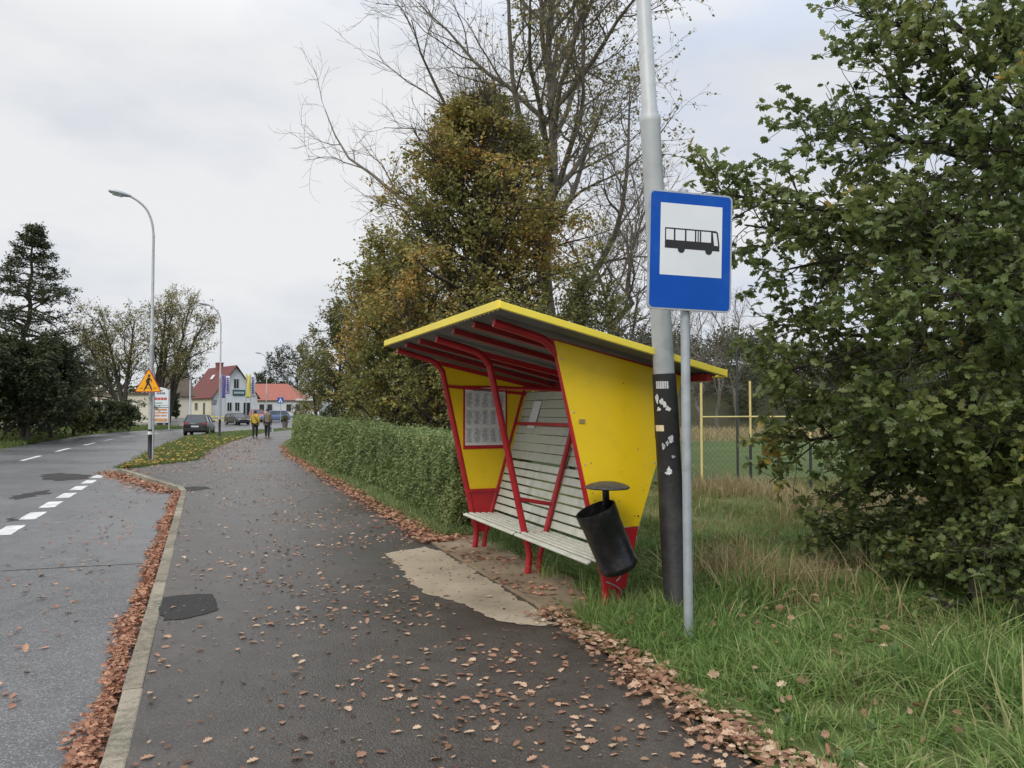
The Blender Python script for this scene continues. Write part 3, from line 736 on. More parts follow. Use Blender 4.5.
for x0, x1 in ((.203, .293), (.313, .425), (.445, .545), (.563, .578), (.592, .604), (.622, .74)):
    plate('window', [(x0, .325), (x1, .325), (x1, .415), (x0, .415)], .0157, .0163, M['white'], pic)
plate('window', [(.762, .330), (.805, .332), (.828, .438), (.780, .438)], .0157, .0163, M['white'], pic)
for v_ in (.12, .88):
    b = MB(sb); c = SP(.5, v_, -.03); b.box(c, (.16, .05, .03), (sx, sn, sz)); b.build('clamp', M['galv'], stop, bevel=.004)

# ------------------------------------------------------------------ pedestrian warning triangle
wb = G(152.8, 461)
ws = empty('pedestrian_warning_sign', wb, 'amber triangular warning sign with a black walking figure on a grey post', 'warning sign')
b = MB(wb); b.tube([wb + [0, 0, -.1], wb + [0, 0, 2.86]], .032, 12); b.build('post', M['galv'], ws, smooth=True)
wc = at(148.6, 381, wb[1] - .14); sxx = np.array([1.0, 0, 0]); snn = np.array([0, -1.0, 0])
def TP(u, v_, d=0): return wc + sxx * u + sz * v_ + snn * d
def tri(r, rd):
    out = []
    for k in range(3):
        a = PI / 2 + k * 2 * PI / 3; c = np.array([math.cos(a), math.sin(a)]) * (r - 2 * rd)
        for j in range(-3, 4): out.append((c[0] + rd * math.cos(a + j * PI / 9), c[1] - .10 + rd * math.sin(a + j * PI / 9)))
    return out
b = MB(wb); b.prism([TP(u, v_, 0) for u, v_ in tri(.50, .03)], snn * .012); tp_ = b.build('sign_panel', M['red'], ws)
b = MB(wb); b.prism([TP(u, v_, .012) for u, v_ in tri(.455, .025)], snn * .002); b.build('amber_face', M['warn'], tp_)
b = MB(wb)
def limb(a, c, w_): b.bar(TP(*a, .0165), TP(*c, .0165), .004, w_, up=(0, 0, 1)) if abs(a[0] - c[0]) > 1e-3 else b.box((TP(*a, .0165) + TP(*c, .0165)) / 2, (w_, .004, abs(a[1] - c[1])))
def quad(a, c, wa, wc_):
    a = np.array(a, float); c = np.array(c, float); d = (c - a) / np.linalg.norm(c - a); n = np.array([-d[1], d[0]])
    b.prism([TP(*p, .0145) for p in (a - n * wa, c - n * wc_, c + n * wc_, a + n * wa)], snn * .003)
quad((.01, .11), (-.005, -.07), .045, .04); quad((-.01, -.06), (-.07, -.20), .03, .022); quad((-.07, -.19), (-.13, -.30), .022, .018)
quad((.0, -.06), (.07, -.17), .03, .022); quad((.07, -.16), (.12, -.30), .022, .018); quad((.0, .09), (-.07, .01), .02, .016); quad((-.07, .02), (-.055, -.07), .016, .012); quad((.02, .09), (.09, .03), .02, .015); quad((.09, .035), (.115, -.04), .015, .012)
b.prism([TP(.015 + .042 * math.cos(a), .165 + .045 * math.sin(a), .0145) for a in np.linspace(0, 2 * PI, 14, endpoint=False)], snn * .003)
for u0, u1 in ((-.27, -.16), (-.08, .06), (.16, .27)): quad((u0, -.225), (u1, -.225), .008, .008)
b.build('walking_figure', M['black'], tp_)
b = MB(wb); b.box(wb + [0, -.07, 2.66], (.10, .13, .03)); b.build('bracket', M['galv'], ws)

# ------------------------------------------------------------------ foliage materials
L_OAK = leafmat('oak_leaf', [(0, (0.062, 0.092, 0.028)), (.40, (0.125, 0.170, 0.052)), (.74, (0.224, 0.263, 0.083)), (.91, (0.314, 0.319, 0.101)), (.945, (0.560, 0.403, 0.090)), (1, (0.470, 0.213, 0.067))], 1.3, .5, .45, .42, .5)
L_FRONT = leafmat('autumn_leaf', [(0, (0.099, 0.118, 0.037)), (.34, (0.191, 0.204, 0.061)), (.56, (0.304, 0.274, 0.081)), (.72, (0.449, 0.306, 0.087)), (.87, (0.620, 0.319, 0.092)), (1, (0.686, 0.255, 0.079))], .45, .62)
L_OLIVE = leafmat('olive_leaf', [(0, (.070, .085, .028)), (.5, (.150, .158, .052)), (.85, (.25, .22, .075)), (1, (.36, .24, .08))], .5, .5)
L_DARK = leafmat('dark_leaf', [(0, (0.029, 0.039, 0.019)), (.5, (0.062, 0.078, 0.034)), (.9, (0.111, 0.124, 0.052)), (1, (0.156, 0.130, 0.058))], .4, .5)
L_SPARSE = leafmat('pale_leaf', [(0, (.14, .14, .05)), (.5, (.24, .22, .085)), (1, (.36, .28, .11))], .3, .4)
L_WILLOW = leafmat('willow_leaf', [(0, (0.143, 0.143, 0.052)), (.5, (0.234, 0.221, 0.078)), (.85, (0.325, 0.273, 0.098)), (1, (0.351, 0.221, 0.078))], .25, .5)
L_HEDGE = leafmat('hedge_leaf', [(0, (0.081, 0.116, 0.046)), (.40, (0.167, 0.226, 0.083)), (.75, (0.287, 0.348, 0.138)), (.93, (0.391, 0.390, 0.172)), (1, (0.437, 0.293, 0.138))], 1.6, .45)
L_WOOD = leafmat('wood_leaf', [(0, (0.033, 0.040, 0.020)), (.5, (0.061, 0.069, 0.031)), (.85, (0.105, 0.094, 0.044)), (1, (0.144, 0.111, 0.055))], .12, .6)
L_FALL = leafmat('fallen_leaf', [(0, (.13, .068, .042)), (.3, (.29, .155, .095)), (.6, (.44, .26, .165)), (.85, (.57, .40, .27)), (.97, (.62, .51, .36)), (1, (.62, .43, .10))], 1.0, .15, .15, .6)
L_DRIFT = leafmat('drift_leaf', [(0, (.15, .070, .042)), (.35, (.31, .145, .090)), (.7, (.43, .22, .135)), (.93, (.55, .33, .20)), (1, (.60, .43, .18))], 1.0, .2, .12, .6)
G_GREEN = leafmat('green_grass', [(0, (0.060, 0.110, 0.029)), (.32, (0.120, 0.209, 0.050)), (.62, (0.189, 0.293, 0.077)), (.82, (0.298, 0.355, 0.129)), (1, (0.517, 0.459, 0.238))], .9, .35, .3)
G_MEADOW = leafmat('meadow_grass', [(0, (.10, .135, .040)), (.4, (.17, .205, .062)), (.7, (.27, .25, .10)), (1, (.44, .35, .18))], .5, .55, .3)
G_DRY = leafmat('dry_grass', [(0, (.20, .15, .075)), (.5, (.37, .29, .155)), (1, (.54, .44, .26))], 1.5, .3, .3)
G_VERGE = leafmat('short_grass', [(0, (0.060, 0.096, 0.026)), (.5, (0.114, 0.162, 0.041)), (.85, (0.180, 0.192, 0.060)), (1, (0.288, 0.228, 0.084))], .5, .5, .3)

# ------------------------------------------------------------------ hedge
def hedge_line(s): return polyat(pathR, s) + .52 + .10 * np.sin(s * .5)
HS0, HS1 = 9.75, 47
hb = W(12, 3.6)
hedge = empty('hedge', hb, 'clipped green hedge running along the path behind the bus shelter', 'hedge')
def hedge_pt(s, a, dep):           # a: 0..1 round the section (front foot, front top, back top, back foot)
    t0 = hedge_line(s); wd = 1.05; h = 1.18 + .025 * np.sin(s * 1.3) + .012 * np.sin(s * 4.1) + .10 * np.clip((s - 17.5) / 2, 0, 1) - .12 * np.clip((10.4 - s), 0, 1)
    per = np.array([0, .46, .82, 1.0])
    tt = np.interp(a, per, [0.0, .06, .99, 1.05]) ; zz = np.interp(a, per, [0.10, 1, 1, .25])
    r = (zz > .93) & (tt < .2)
    bmp_ = .018 * np.sin(s * 5.3 + 3 * np.sin(zz * 5 + s)) + .016 * np.sin(s * 13.1 + 5 * np.sin(zz * 8 + s * 1.7) + 2) + .016 * np.sin(s * 1.9 + zz * 9) + .012 * np.sin(zz * 23 + s * 6.1)
    sgn = np.where(tt < .5, -1.0, 1.0)
    t = t0 + wd * tt + sgn * (bmp_ - dep) ; z = zz * h + np.where(zz > .9, bmp_ * .6 - dep * (tt > .02), 0)
    return np.stack([-SU * s + CU * t, CU * s + SU * t, z], -1)
nH = 80000
sraw = HS0 + (HS1 - HS0) * rng.random(nH) ** 2.3
pos = hedge_pt(sraw, rng.random(nH) ** 1.1 * .93, np.abs(rng.normal(size=nH)) * .05 - .02)
size = (.036 + .0022 * (sraw - HS0)) * rng.uniform(.7, 1.3, nH)
# end face towards the shelter
nE = 9000
a = rng.random(nE); zz = rng.uniform(.08, 1.06, nE); tt = rng.uniform(0, 1.05, nE)
se = HS0 - .04 + np.abs(rng.normal(size=nE)) * .07 + .05 * np.sin(zz * 9 + tt * 7)
te = hedge_line(np.full(nE, HS0)) + tt
pos = np.concatenate([pos, np.stack([-SU * se + CU * te, CU * se + SU * te, zz], -1)]); size = np.concatenate([size, .038 * rng.uniform(.7, 1.3, nE)])
# stray shoots above the clipped top
nS = 2500; s_ = HS0 + (HS1 - HS0) * rng.random(nS) ** 2; p_ = hedge_pt(s_, rng.uniform(.44, .85, nS), 0.0); p_[:, 2] += rng.random(nS) ** 2 * .12
pos = np.concatenate([pos, p_]); size = np.concatenate([size, np.full(nS, .04) + .0022 * (s_ - HS0)])
leaves('leaves', 'oval', pos, size, L_HEDGE, hedge, origin=hb, up=.3)
sg = np.linspace(HS0 + .08, HS1 - .1, 90); ag = np.linspace(0, 1, 14)
SS, AA = np.meshgrid(sg, ag, indexing='ij'); core = hedge_pt(SS.ravel(), AA.ravel(), .13); core[:, 2] = np.where(AA.ravel() < .01, 0.0, core[:, 2])
idx = np.arange(SS.size).reshape(SS.shape); q = np.stack([idx[:-1, :-1], idx[1:, :-1], idx[1:, 1:], idx[:-1, 1:]], -1).reshape(-1, 4)
build('twigs', core, [q, np.arange(14)[None, :]], mat('hedge_twigs', (.022, .026, .012), .9, var=.4, scale=20, bmp=.8, bscale=40), hedge, origin=hb)

# ------------------------------------------------------------------ grass
def blades(name, cx, cy, cz, h, wd, m, lean=.5, spread=.06, per=12):
    """tufts of curved blades; cx.. arrays of tuft centres, h array of heights"""
    n = len(cx) * per
    X = np.repeat(cx, per) + rng.normal(size=n) * spread; Y = np.repeat(cy, per) + rng.normal(size=n) * spread
    Z = np.repeat(cz, per); H = np.repeat(h, per) * rng.uniform(.45, 1.2, n); Wd = np.repeat(wd, per) * rng.uniform(.6, 1.3, n)
    az = rng.random(n) * 2 * PI; ln = np.abs(rng.normal(size=n)) * lean + .08
    dx, dy = np.cos(az), np.sin(az); px, py = -dy, dx
    tw = rng.random(n) * PI; px2, py2 = np.cos(tw), np.sin(tw)
    vs = np.zeros((n, 7, 3))
    for i, (u, wf) in enumerate(((0, 1), (.38, .9), (.74, .6), (1, 0))):
        out = ln * H * u ** 1.8; up = H * (u - .35 * np.clip(ln, 0, 1.3) * u ** 2.6)
        bx, by, bz_ = X + dx * out, Y + dy * out, Z + up - .01
        if i < 3:
            vs[:, 2 * i] = np.stack([bx - px2 * Wd * wf / 2, by - py2 * Wd * wf / 2, bz_], -1); vs[:, 2 * i + 1] = np.stack([bx + px2 * Wd * wf / 2, by + py2 * Wd * wf / 2, bz_], -1)
        else: vs[:, 6] = np.stack([bx, by, bz_], -1)
    o = (np.arange(n) * 7)[:, None]
    return build(name, vs.reshape(-1, 3), [o + np.array([[0, 1, 3, 2]]), o + np.array([[2, 3, 5, 4]]), o + np.array([[4, 5, 6]])], m)
def stpos(s, t): return -SU * s + CU * t, CU * s + SU * t
def clump(x, y): return .5 + .5 * np.sin(x * 1.9 + 1.3 * np.sin(y * 1.1)) * np.sin(y * 2.3 + 1.7 * np.sin(x * .9))
def area(n, s0, s1, o0, o1, edge, keep=None, spow=1.0):
    s = s0 + (s1 - s0) * rng.random(n) ** spow; o = o0 + (o1 - o0) * rng.random(n); t = polyat(edge, s) + o
    x, y = stpos(s, t); k = np.ones(n, bool) if keep is None else keep(s, t, x, y, o)
    return s[k], t[k], x[k], y[k], o[k]
frame_ok = lambda x, y: (np.abs(x) < .78 * y + 1.2) & (y > 1.6)
# long green grass beside the path
s, t, x, y, o = area(6800, .5, 8.0, .10, 4.6, pathR, lambda s, t, x, y, o: frame_ok(x, y) & ~((s > 5.35) & (t < 3.25)) & (rng.random(len(s)) < .45 + .55 * clump(x, y)) & ((o > .35) | (rng.random(len(s)) < .4)))
hh = (.12 + .34 * np.clip(o / 1.2, 0, 1) * clump(x * 1.5, y * 1.5) ** 1.4 * rng.uniform(.5, 1.2, len(x))) * np.where((s > 4.2) & (t > 3.4), .7, 1)
tag(blades('long_grass', x, y, vz(x, y, o), hh, np.full(len(x), .0088), G_GREEN, 1.1, .032, 20), kind='stuff')
# tufts round the shelter's feet, the lamp and the sign
cs = []
for c, rad, k in ((W(5.55, 2.98), .30, 60), (W(5.2, 3.0), .3, 60), (base, .22, 60), (sb, .18, 40), (W(5.0, 3.3), .4, 60), (W(7.2, 3.3), .16, 16), (W(6.4, 3.25), .5, 50), (W(8.6, 3.3), .3, 22), (W(8.0, 3.4), .5, 30), (W(4.6, 2.85), .25, 40)):
    q = rng.normal(size=(k, 2)) * rad; cs.append(np.stack([c[0] + q[:, 0], c[1] + q[:, 1]], -1))
cs = np.concatenate(cs); ts = ST(cs[:, 0], cs[:, 1]); o_ = ts[1] - polyat(pathR, ts[0]); cs = cs[(o_ > .12) & ~((ts[0] > 5.6) & (ts[1] < 2.95))]; ts = ST(cs[:, 0], cs[:, 1]); o_ = ts[1] - polyat(pathR, ts[0])
tag(blades('grass_tufts', cs[:, 0], cs[:, 1], vz(cs[:, 0], cs[:, 1], o_), rng.uniform(.14, .27, len(cs)), np.full(len(cs), .0085), G_GREEN, .8, .05, 12), kind='stuff')
# rough meadow
s, t, x, y, o = area(9000, 3, 20, 2.2, 12, pathR, lambda s, t, x, y, o: frame_ok(x, y) & (y < 17) & (o > 2.0) & ((s > 6.5) | (o > 3.6)))
tag(blades('meadow_grass', x, y, vz(x, y, o), .09 + .13 * clump(x, y), np.full(len(x), .011), G_MEADOW, .8, .10, 8), kind='stuff')
s, t, x, y, o = area(2600, 5.6, 11, .75, 3.0, pathR, lambda s, t, x, y, o: frame_ok(x, y) & (t > 3.15))
tag(blades('shelter_grass', x, y, vz(x, y, o), .08 + .12 * clump(x, y), np.full(len(x), .009), G_VERGE, .7, .08, 8), kind='stuff')
# dry straw clumps
s, t, x, y, o = area(480, .8, 7.0, 1.0, 4.5, pathR, lambda s, t, x, y, o: frame_ok(x, y) & ~((s > 5.2) & (t < 3.4)) & (clump(x * .9 + 2, y * .9) > .55))
tag(blades('bleached_grass', x, y, vz(x, y, o), rng.uniform(.2, .5, len(x)), np.full(len(x), .0085), leafmat('bleached_blade', [(0, (.16, .22, .07)), (.4, (.30, .34, .13)), (.7, (.46, .42, .20)), (1, (.62, .54, .32))], 1.5, .2, .3), 1.3, .04, 9), kind='stuff')
# broad leaved weeds and a few long arching stalks in the verge
nw = 110; s, t, x, y, o = area(nw, .8, 7.5, .15, 3.2, pathR, lambda s, t, x, y, o: frame_ok(x, y) & ~((s > 5.2) & (t < 3.4)))
k9 = np.repeat(np.arange(len(x)), 8); az = rng.random(len(k9)) * 6.28; ax_ = np.stack([np.cos(az), np.sin(az), rng.uniform(.3, 1.4, len(k9))], -1); nr_ = np.stack([-np.cos(az) * .7, -np.sin(az) * .7, np.full(len(k9), .8)], -1)
v_, f_ = scatter(leaf_template('oval'), np.stack([x[k9], y[k9], (vz(x, y, o) + .02)[k9] + rng.random(len(k9)) * .12], -1), rng.uniform(.025, .065, len(k9)), ax_, nr_)
tag(build('weeds', v_, f_, leafmat('weed_leaf', [(0, (.05, .09, .03)), (.5, (.10, .17, .05)), (.9, (.20, .24, .08)), (1, (.34, .25, .10))], 1.2, .3, .3)), kind='stuff')
def dry(name, pts, sig, n, h, per=9, wd=.008, lean=.35):
    c = np.array(pts, float)[rng.integers(0, len(pts), n)]; q = c[:, :2] + rng.normal(size=(n, 2)) * sig
    ts = ST(q[:, 0], q[:, 1]); o_ = ts[1] - polyat(pathR, ts[0])
    return tag(blades(name, q[:, 0], q[:, 1], vz(q[:, 0], q[:, 1], o_), h * rng.uniform(.5, 1.15, n), np.full(n, wd), G_DRY, lean, .06, per), kind='stuff')
dry('dry_grass', [G(x, y) for x, y in ((716, 588), (738, 590), (760, 598), (782, 604), (800, 600), (748, 575), (775, 580), (830, 590))], (.18, .25), 190, .34)
dry('dry_grass', [G(x, y) for x, y in ((706, 498), (722, 499), (740, 500), (758, 500), (778, 503), (800, 505), (830, 506), (860, 508), (900, 508), (940, 505), (980, 505), (820, 520))], (.35, .35), 420, .42, wd=.012)
dry('dry_grass', [G(x, y) for x, y in ((760, 560), (800, 556), (840, 552), (700, 545), (650, 500), (660, 470), (680, 520))], (.5, .6), 150, .24, wd=.009)
dry('dry_grass', [G(x, y) for x, y in ((885, 625), (915, 632), (945, 628), (860, 615))], (.15, .15), 14, .62, per=3, lean=1.1, wd=.006)
dry('dry_grass', [G(x, y) for x, y in ((900, 640), (960, 650), (1000, 690), (930, 700), (1010, 640))], (.25, .25), 60, .24, lean=.9, wd=.007)
nn = 1500; xx = rng.uniform(2, 45, nn); yy = rng.uniform(36, 60, nn) + xx * .3
tag(blades('dry_grass', xx, yy, np.full(nn, .03), rng.uniform(.3, .65, nn), np.full(nn, .045), G_DRY, .3, .35, 8), kind='stuff')
# strip between road and path, left bank, hedge foot
nn = 5200; s = 24.6 + 55 * rng.random(nn) ** 1.6; f = rng.random(nn); t = np.interp(s, *np.array(gl).T) * (1 - f) + np.interp(s, *np.array(gr).T) * f; x, y = stpos(s, t)
tag(blades('strip_grass', x, y, np.full(nn, .01), rng.uniform(.05, .11, nn), np.full(nn, .014), G_VERGE, .7, .12, 8), kind='stuff')
nn = 6000; s = 26 + 62 * rng.random(nn) ** 1.3; o = rng.random(nn) ** 1.5 * 7; t = polyat(roadL, s) - .1 - o; x, y = stpos(s, t)
tag(blades('bank_grass', x, y, bz(x, y, o), rng.uniform(.12, .34, nn), np.full(nn, .03), G_VERGE, .7, .2, 7), kind='stuff')
nn = 2000; s = 9.6 + 30 * rng.random(nn) ** 1.7; t = polyat(pathR, s) + .22 + rng.random(nn) ** .8 * .5; x, y = stpos(s, t)
tag(blades('hedge_foot_grass', x, y, np.full(nn, .01), rng.uniform(.07, .18, nn), .010 + .0005 * (s - 9), L_HEDGE, .7, .06, 8), kind='stuff')

# ------------------------------------------------------------------ fallen leaves
def fl(name, s, t, z, size, m, tilt=.25):
    x, y = stpos(s, t); n = len(s); pos = np.stack([x, y, z], -1)
    nr = rng.normal(size=(n, 3)) * tilt; nr[:, 2] = 1
    ax = rng.normal(size=(n, 3)); ax[:, 2] *= .12
    vs, fs = scatter(leaf_template('oak'), pos, size, ax, nr)
    return tag(build(name, vs, fs, m), kind='stuff')
n = 7500; s = 1.0 + 42 * rng.random(n) ** 2.2; fr = np.clip(.60 + .28 * rng.normal(size=n), .02, .99)
t = polyat(pathL, s) * (1 - fr) + polyat(pathR, s) * fr
x, y = stpos(s, t); k = rng.random(n) < (.12 + .88 * (.5 + .5 * np.sin(x * 2.1 + np.sin(y * 1.7) * 2)) ** 1.3) * np.where((s > 5) & (s < 9) & (fr > .78), .25, 1) * np.where(s < 3.5, .6, 1)
fl('fallen_leaves', s[k], t[k], np.full(k.sum(), .008), rng.uniform(.022, .07, k.sum()), L_FALL, .2)
n = 2600; s = 1.0 + 30 * rng.random(n) ** 1.8; fr = rng.random(n); t = polyat(pathL, s) * (1 - fr) + polyat(pathR, s) * fr; x, y = stpos(s, t)
nr = rng.normal(size=(n, 3)) * .2; nr[:, 2] = 1; ax = rng.normal(size=(n, 3)); ax[:, 2] *= .1
v_, f_ = scatter(leaf_template('oval'), np.stack([x, y, np.full(n, .007)], -1), .016 + .035 * rng.random(n) ** 2.5, ax, nr); tag(build('fallen_leaves', v_, f_, leafmat('wet_leaf', [(0, (.06, .032, .020)), (.5, (.17, .085, .045)), (.9, (.34, .22, .12)), (1, (.45, .38, .20))], 1.0, .1, .1, .4)), kind='stuff')
n = 900; s = 22 + 26 * rng.random(n); fr = rng.random(n) ** 1.6 * .6; t = polyat(pathL, s) * (1 - fr) + polyat(pathR, s) * fr
fl('fallen_leaves', s, t, np.full(n, .015), rng.uniform(.05, .11, n), L_DRIFT)
# drift in the gutter
n = 26000; s = .8 + 17 * rng.random(n) ** 1.25; wdt = .115 - .001 * s; o = np.abs(rng.normal(size=n)) * wdt * (.62 + .18 * np.sin(s * 2.1) + .15 * np.sin(s * 5.7))
t = -.45 - o; zz = ZR + .012 + np.clip(.07 * (1 - o / .45), 0, .08) * rng.random(n)
k = (o < .15 + .045 * np.sin(s * 3.1) + .03 * np.sin(s * 8.3)) & (rng.random(n) < .62); fl('leaf_drift', s[k], t[k], zz[k], .016 + .042 * rng.random(k.sum()) ** 1.6, L_DRIFT, .8)
n = 1300; u = rng.random(n); s = 17.65 + 6.6 * u; o = np.abs(rng.normal(size=n)) * .22; t = -.42 - 1.8 * u - .08 - o
fl('leaf_drift', s, t, ZR + .012 + .05 * rng.random(n), rng.uniform(.05, .10, n), L_DRIFT, .5)
n = 500; s = 1 + 20 * rng.random(n) ** 1.4; t = -.9 - np.abs(rng.normal(size=n)) * .6
fl('fallen_leaves', s, t, np.full(n, ZR + .012), rng.uniform(.03, .07, n), L_DRIFT)
# drift along the grass edge and the foot of the hedge, leaves lying in the grass
n = 2700; s = .3 + 5.4 * rng.random(n); o = rng.normal(size=n) * .095 + .06 + .04 * np.sin(s * 3) + .03 * np.sin(s * 7.3)
t = polyat(pathR, s) + o; fl('leaf_drift', s, t, .014 + .05 * rng.random(n) * np.exp(-(o / .2) ** 2) + np.clip(o, 0, 1) * .05, .022 + .06 * rng.random(n) ** 1.3, L_FALL, .5)
n = 5200; s = 9.2 + 28 * rng.random(n) ** 1.4; o = rng.normal(size=n) * .13 + .12; t = polyat(pathR, s) + o
fl('leaf_drift', s, t, .014 + .03 * rng.random(n), rng.uniform(.045, .085, n), L_DRIFT, .4)
n = 420; s = 5.6 + 4.6 * rng.random(n); o = rng.random(n) * .65; t = polyat(pathR, s) + o; kk = rng.random(n) < .25 + .75 * (np.sin(s * 4 + o * 5) > .2)
fl('leaf_drift', s[kk], t[kk], np.full(kk.sum(), .032), rng.uniform(.04, .08, kk.sum()), L_DRIFT, .35)
n = 430; s = .8 + 6 * rng.random(n); o = .3 + 3.2 * rng.random(n) ** 1.3; t = polyat(pathR, s) + o; kk = ~((s > 5.3) & (t < 3.3)); x, y = stpos(s, t)
fl('fallen_leaves', s[kk], t[kk], (vz(x, y, o) + .05 + .06 * rng.random(n))[kk], rng.uniform(.035, .08, kk.sum()), L_FALL, 1.6)
n = 800; s = 24.5 + 30 * rng.random(n) ** 1.5; f = rng.random(n) ** .8; t = np.interp(s, *np.array(gl).T) * (1 - f) + np.interp(s, *np.array(gr).T) * f
fl('fallen_leaves', s, t, .03 + .06 * rng.random(n), rng.uniform(.07, .14, n), leafmat('yellow_fallen', [(0, (.25, .14, .04)), (.5, (.45, .28, .06)), (1, (.55, .42, .10))], 1.0, .2, .15), .5)

# ------------------------------------------------------------------ trees
def prof(base_z, top_z, R, p): return lambda u, pos: np.maximum(.25, R * np.clip(1 - (pos[..., 2] - base_z) / (top_z - base_z), 0, 1) ** p)
def patchy(p, k, thr):            # foliage hangs in sprays with gaps between them
    a = np.sin(p[:, 0] * k + 2 * np.sin(p[:, 1] * k * .7)) + np.sin(p[:, 1] * k * 1.1 + 2 * np.sin(p[:, 2] * k * .8 + 1)) + np.sin(p[:, 2] * k * 1.3 + 2 * np.sin(p[:, 0] * k * .6 + 2))
    return a + rng.normal(size=len(p)) * .35 > thr
# the bushy tree turning brown behind the shelter
rng = np.random.default_rng(21)
bs = np.array(list(at(466, 420, 19.5))); bs[2] = 0
def env(z): return np.interp(z, [.6, 1.6, 2.6, 4.3, 5.5, 6.8, 8.4, 9.3, 9.9], [1.0, 2.2, 2.9, 3.1, 2.85, 2.35, 1.35, .55, .05])
T = trunk_line(bs, bs + [.35, .2, 9.3], .16, .015, 14, .12)
l1 = grow(*T, 95, .08, .985, lambda u, p: env(p[..., 2] + .8) * 1.05 + .15, 1.08, 8, .12, .05, .55, .008, .18)
l2 = grow(*l1, 12, .15, 1, lambda u, p: 1.05 * (1.1 - .5 * u), .8, 6, .18, .05, .6, .004, .25)
l3 = grow(*l2, 5, .2, 1, lambda u, p: np.full(u.shape, .42), .8, 4, .2, .02, .6, .003, .3)
pos = along(*l3, 14, .045); pos = np.concatenate([pos, along(*l2, 8, .06)])
ax_ = bs[:2] + np.array([.035, .02]) * pos[:, 2:3]; d_ = pos[:, :2] - ax_; rr_ = np.linalg.norm(d_, axis=1); th_ = np.arctan2(d_[:, 1], d_[:, 0])
lump = 1.02 + .15 * np.sin(th_ * 3 + pos[:, 2] * 1.7) + .15 * np.sin(th_ * 5 - pos[:, 2] * 2.9 + 1) + .13 * np.sin(pos[:, 2] * 5.1 + th_ * 2) + .12 * np.sin(pos[:, 2] * 9.3 - th_ * 7) + rng.normal(size=len(pos)) * .13
pos = pos[rr_ < env(pos[:, 2]) * lump + .10]; pos = pos[patchy(pos, 3.4, -.85)]
tree('autumn_tree', bs, 'bushy conical tree with green and rust brown leaves directly behind the shelter roof', 'tree', [(*T, 10), (*l1, 6), (*l2, 4), (*l3, 3)], M['bark'], ('oval', pos, rng.uniform(.07, .115, len(pos)), L_FRONT, .3, .35))

# tall half bare tree behind it
def bare(name, bs, top, r, label, cat, n1, L1, n2, L2, n3, L3, n4, L4, ang=.75, leafmatl=None, leafn=0, lsize=.09, u0=.25, bark='bark', group=None, wob=.35, up=.05, lmask=None, kind='oval', keep=None, rr=.55):
    T = trunk_line(bs, top, r, .02, 16, wob)
    a = grow(*T, n1, u0, .99, L1, ang, 10, .13, up, rr, .016, .18)
    if keep is not None: kk = keep(a[0][:, -1]); a = (a[0][kk], a[1][kk])
    b = grow(*a, n2, .15, 1, L2, .7, 7, .16, .04, .55, .007, .22)
    c = grow(*b, n3, .15, 1, L3, .65, 6, .18, .03, .6, .005, .25)
    lv = [(*T, 12), (*a, 7), (*b, 5), (*c, 3)]; last = c
    if n4:
        d = grow(*c, n4, .2, 1, L4, .6, 4, .2, .02, .7, .0035, .25); lv.append((*d, 3)); last = d
    leaf = None
    if leafmatl:
        p = along(*last, leafn, .03)
        if lmask is not None: p = p[lmask(p)]
        leaf = (kind, p, rng.uniform(.7, 1.3, len(p)) * lsize, leafmatl, .2, .5)
    return tree(name, bs, label, cat, lv, M[bark], leaf, group)
def gp(px, Y, z=0.0):
    p = at(px, 412, Y); p[2] = z; return p
rng = np.random.default_rng(5)
bs = gp(549, 24)
bare('tall_tree', bs, bs + [.2, .5, 19], .20, 'very tall half bare tree with a long grey trunk rising above the bushy autumn tree', 'tree', 40, lambda u, p: 9.6 * (1.10 - .6 * u), 10, lambda u, p: 2.7 * (1.1 - .5 * u), 7, lambda u, p: np.full(u.shape, 1.1), 4, lambda u, p: np.full(u.shape, .5),
     ang=lambda u: 1.12 - .75 * u, up=.07, leafmatl=L_SPARSE, leafn=4, lsize=.10, u0=.2, bark='barkgrey', wob=.12, rr=.72, keep=lambda e: e[:, 0] < bs[0] + 4.0, lmask=lambda p: (p[:, 0] > bs[0] - 2.8) & (rng.random(len(p)) < np.where(p[:, 0] < bs[0] - 1.2, .10, .75)))
rng = np.random.default_rng(6)
bs = gp(622, 21)
bare('bare_tree', bs, bs + [.35, .3, 6.6], .12, 'small bare grey tree between the autumn tree and the bus stop sign', 'tree', 15, lambda u, p: 3.4 * (1.1 - .6 * u), 8, lambda u, p: 1.5 * (1.1 - .5 * u), 6, lambda u, p: np.full(u.shape, .7), 3, lambda u, p: np.full(u.shape, .35), ang=.6, bark='barkgrey', u0=.2, up=.08)

def bush(name, bs, h, R, label, m, n1=22, n2=9, n3=5, lf=9, lsize=.09, p=.5, cat='bush', base_ang=.9, kind='oval', z0=.1, group=None, u0=.03, bark='bark'):
    T = trunk_line(bs, bs + np.array([rng.normal() * .15, rng.normal() * .15, h * .93]), .04 + h * .012, .012, 9, .1)
    a = grow(*T, n1, u0, .99, prof(bs[2] + z0 - h * .02, bs[2] + h * 1.08, R, p), base_ang, 7, .14, .06, .6, .008, .2)
    b = grow(*a, n2, .15, 1, lambda u, q: R * .38 * (1.1 - .5 * u), .75, 5, .18, .04, .6, .005, .25)
    c = grow(*b, n3, .2, 1, lambda u, q: np.full(u.shape, R * .15), .8, 4, .2, .02, .6, .004, .3)
    pos = np.concatenate([along(*c, lf, lsize * .4), along(*b, max(2, lf // 2), lsize * .5)])
    return tree(name, bs, label, cat, [(*T, 7), (*a, 5), (*b, 3), (*c, 3)], M[bark], (kind, pos, rng.uniform(.7, 1.3, len(pos)) * lsize, m, .3, .3), group)
rng = np.random.default_rng(8)
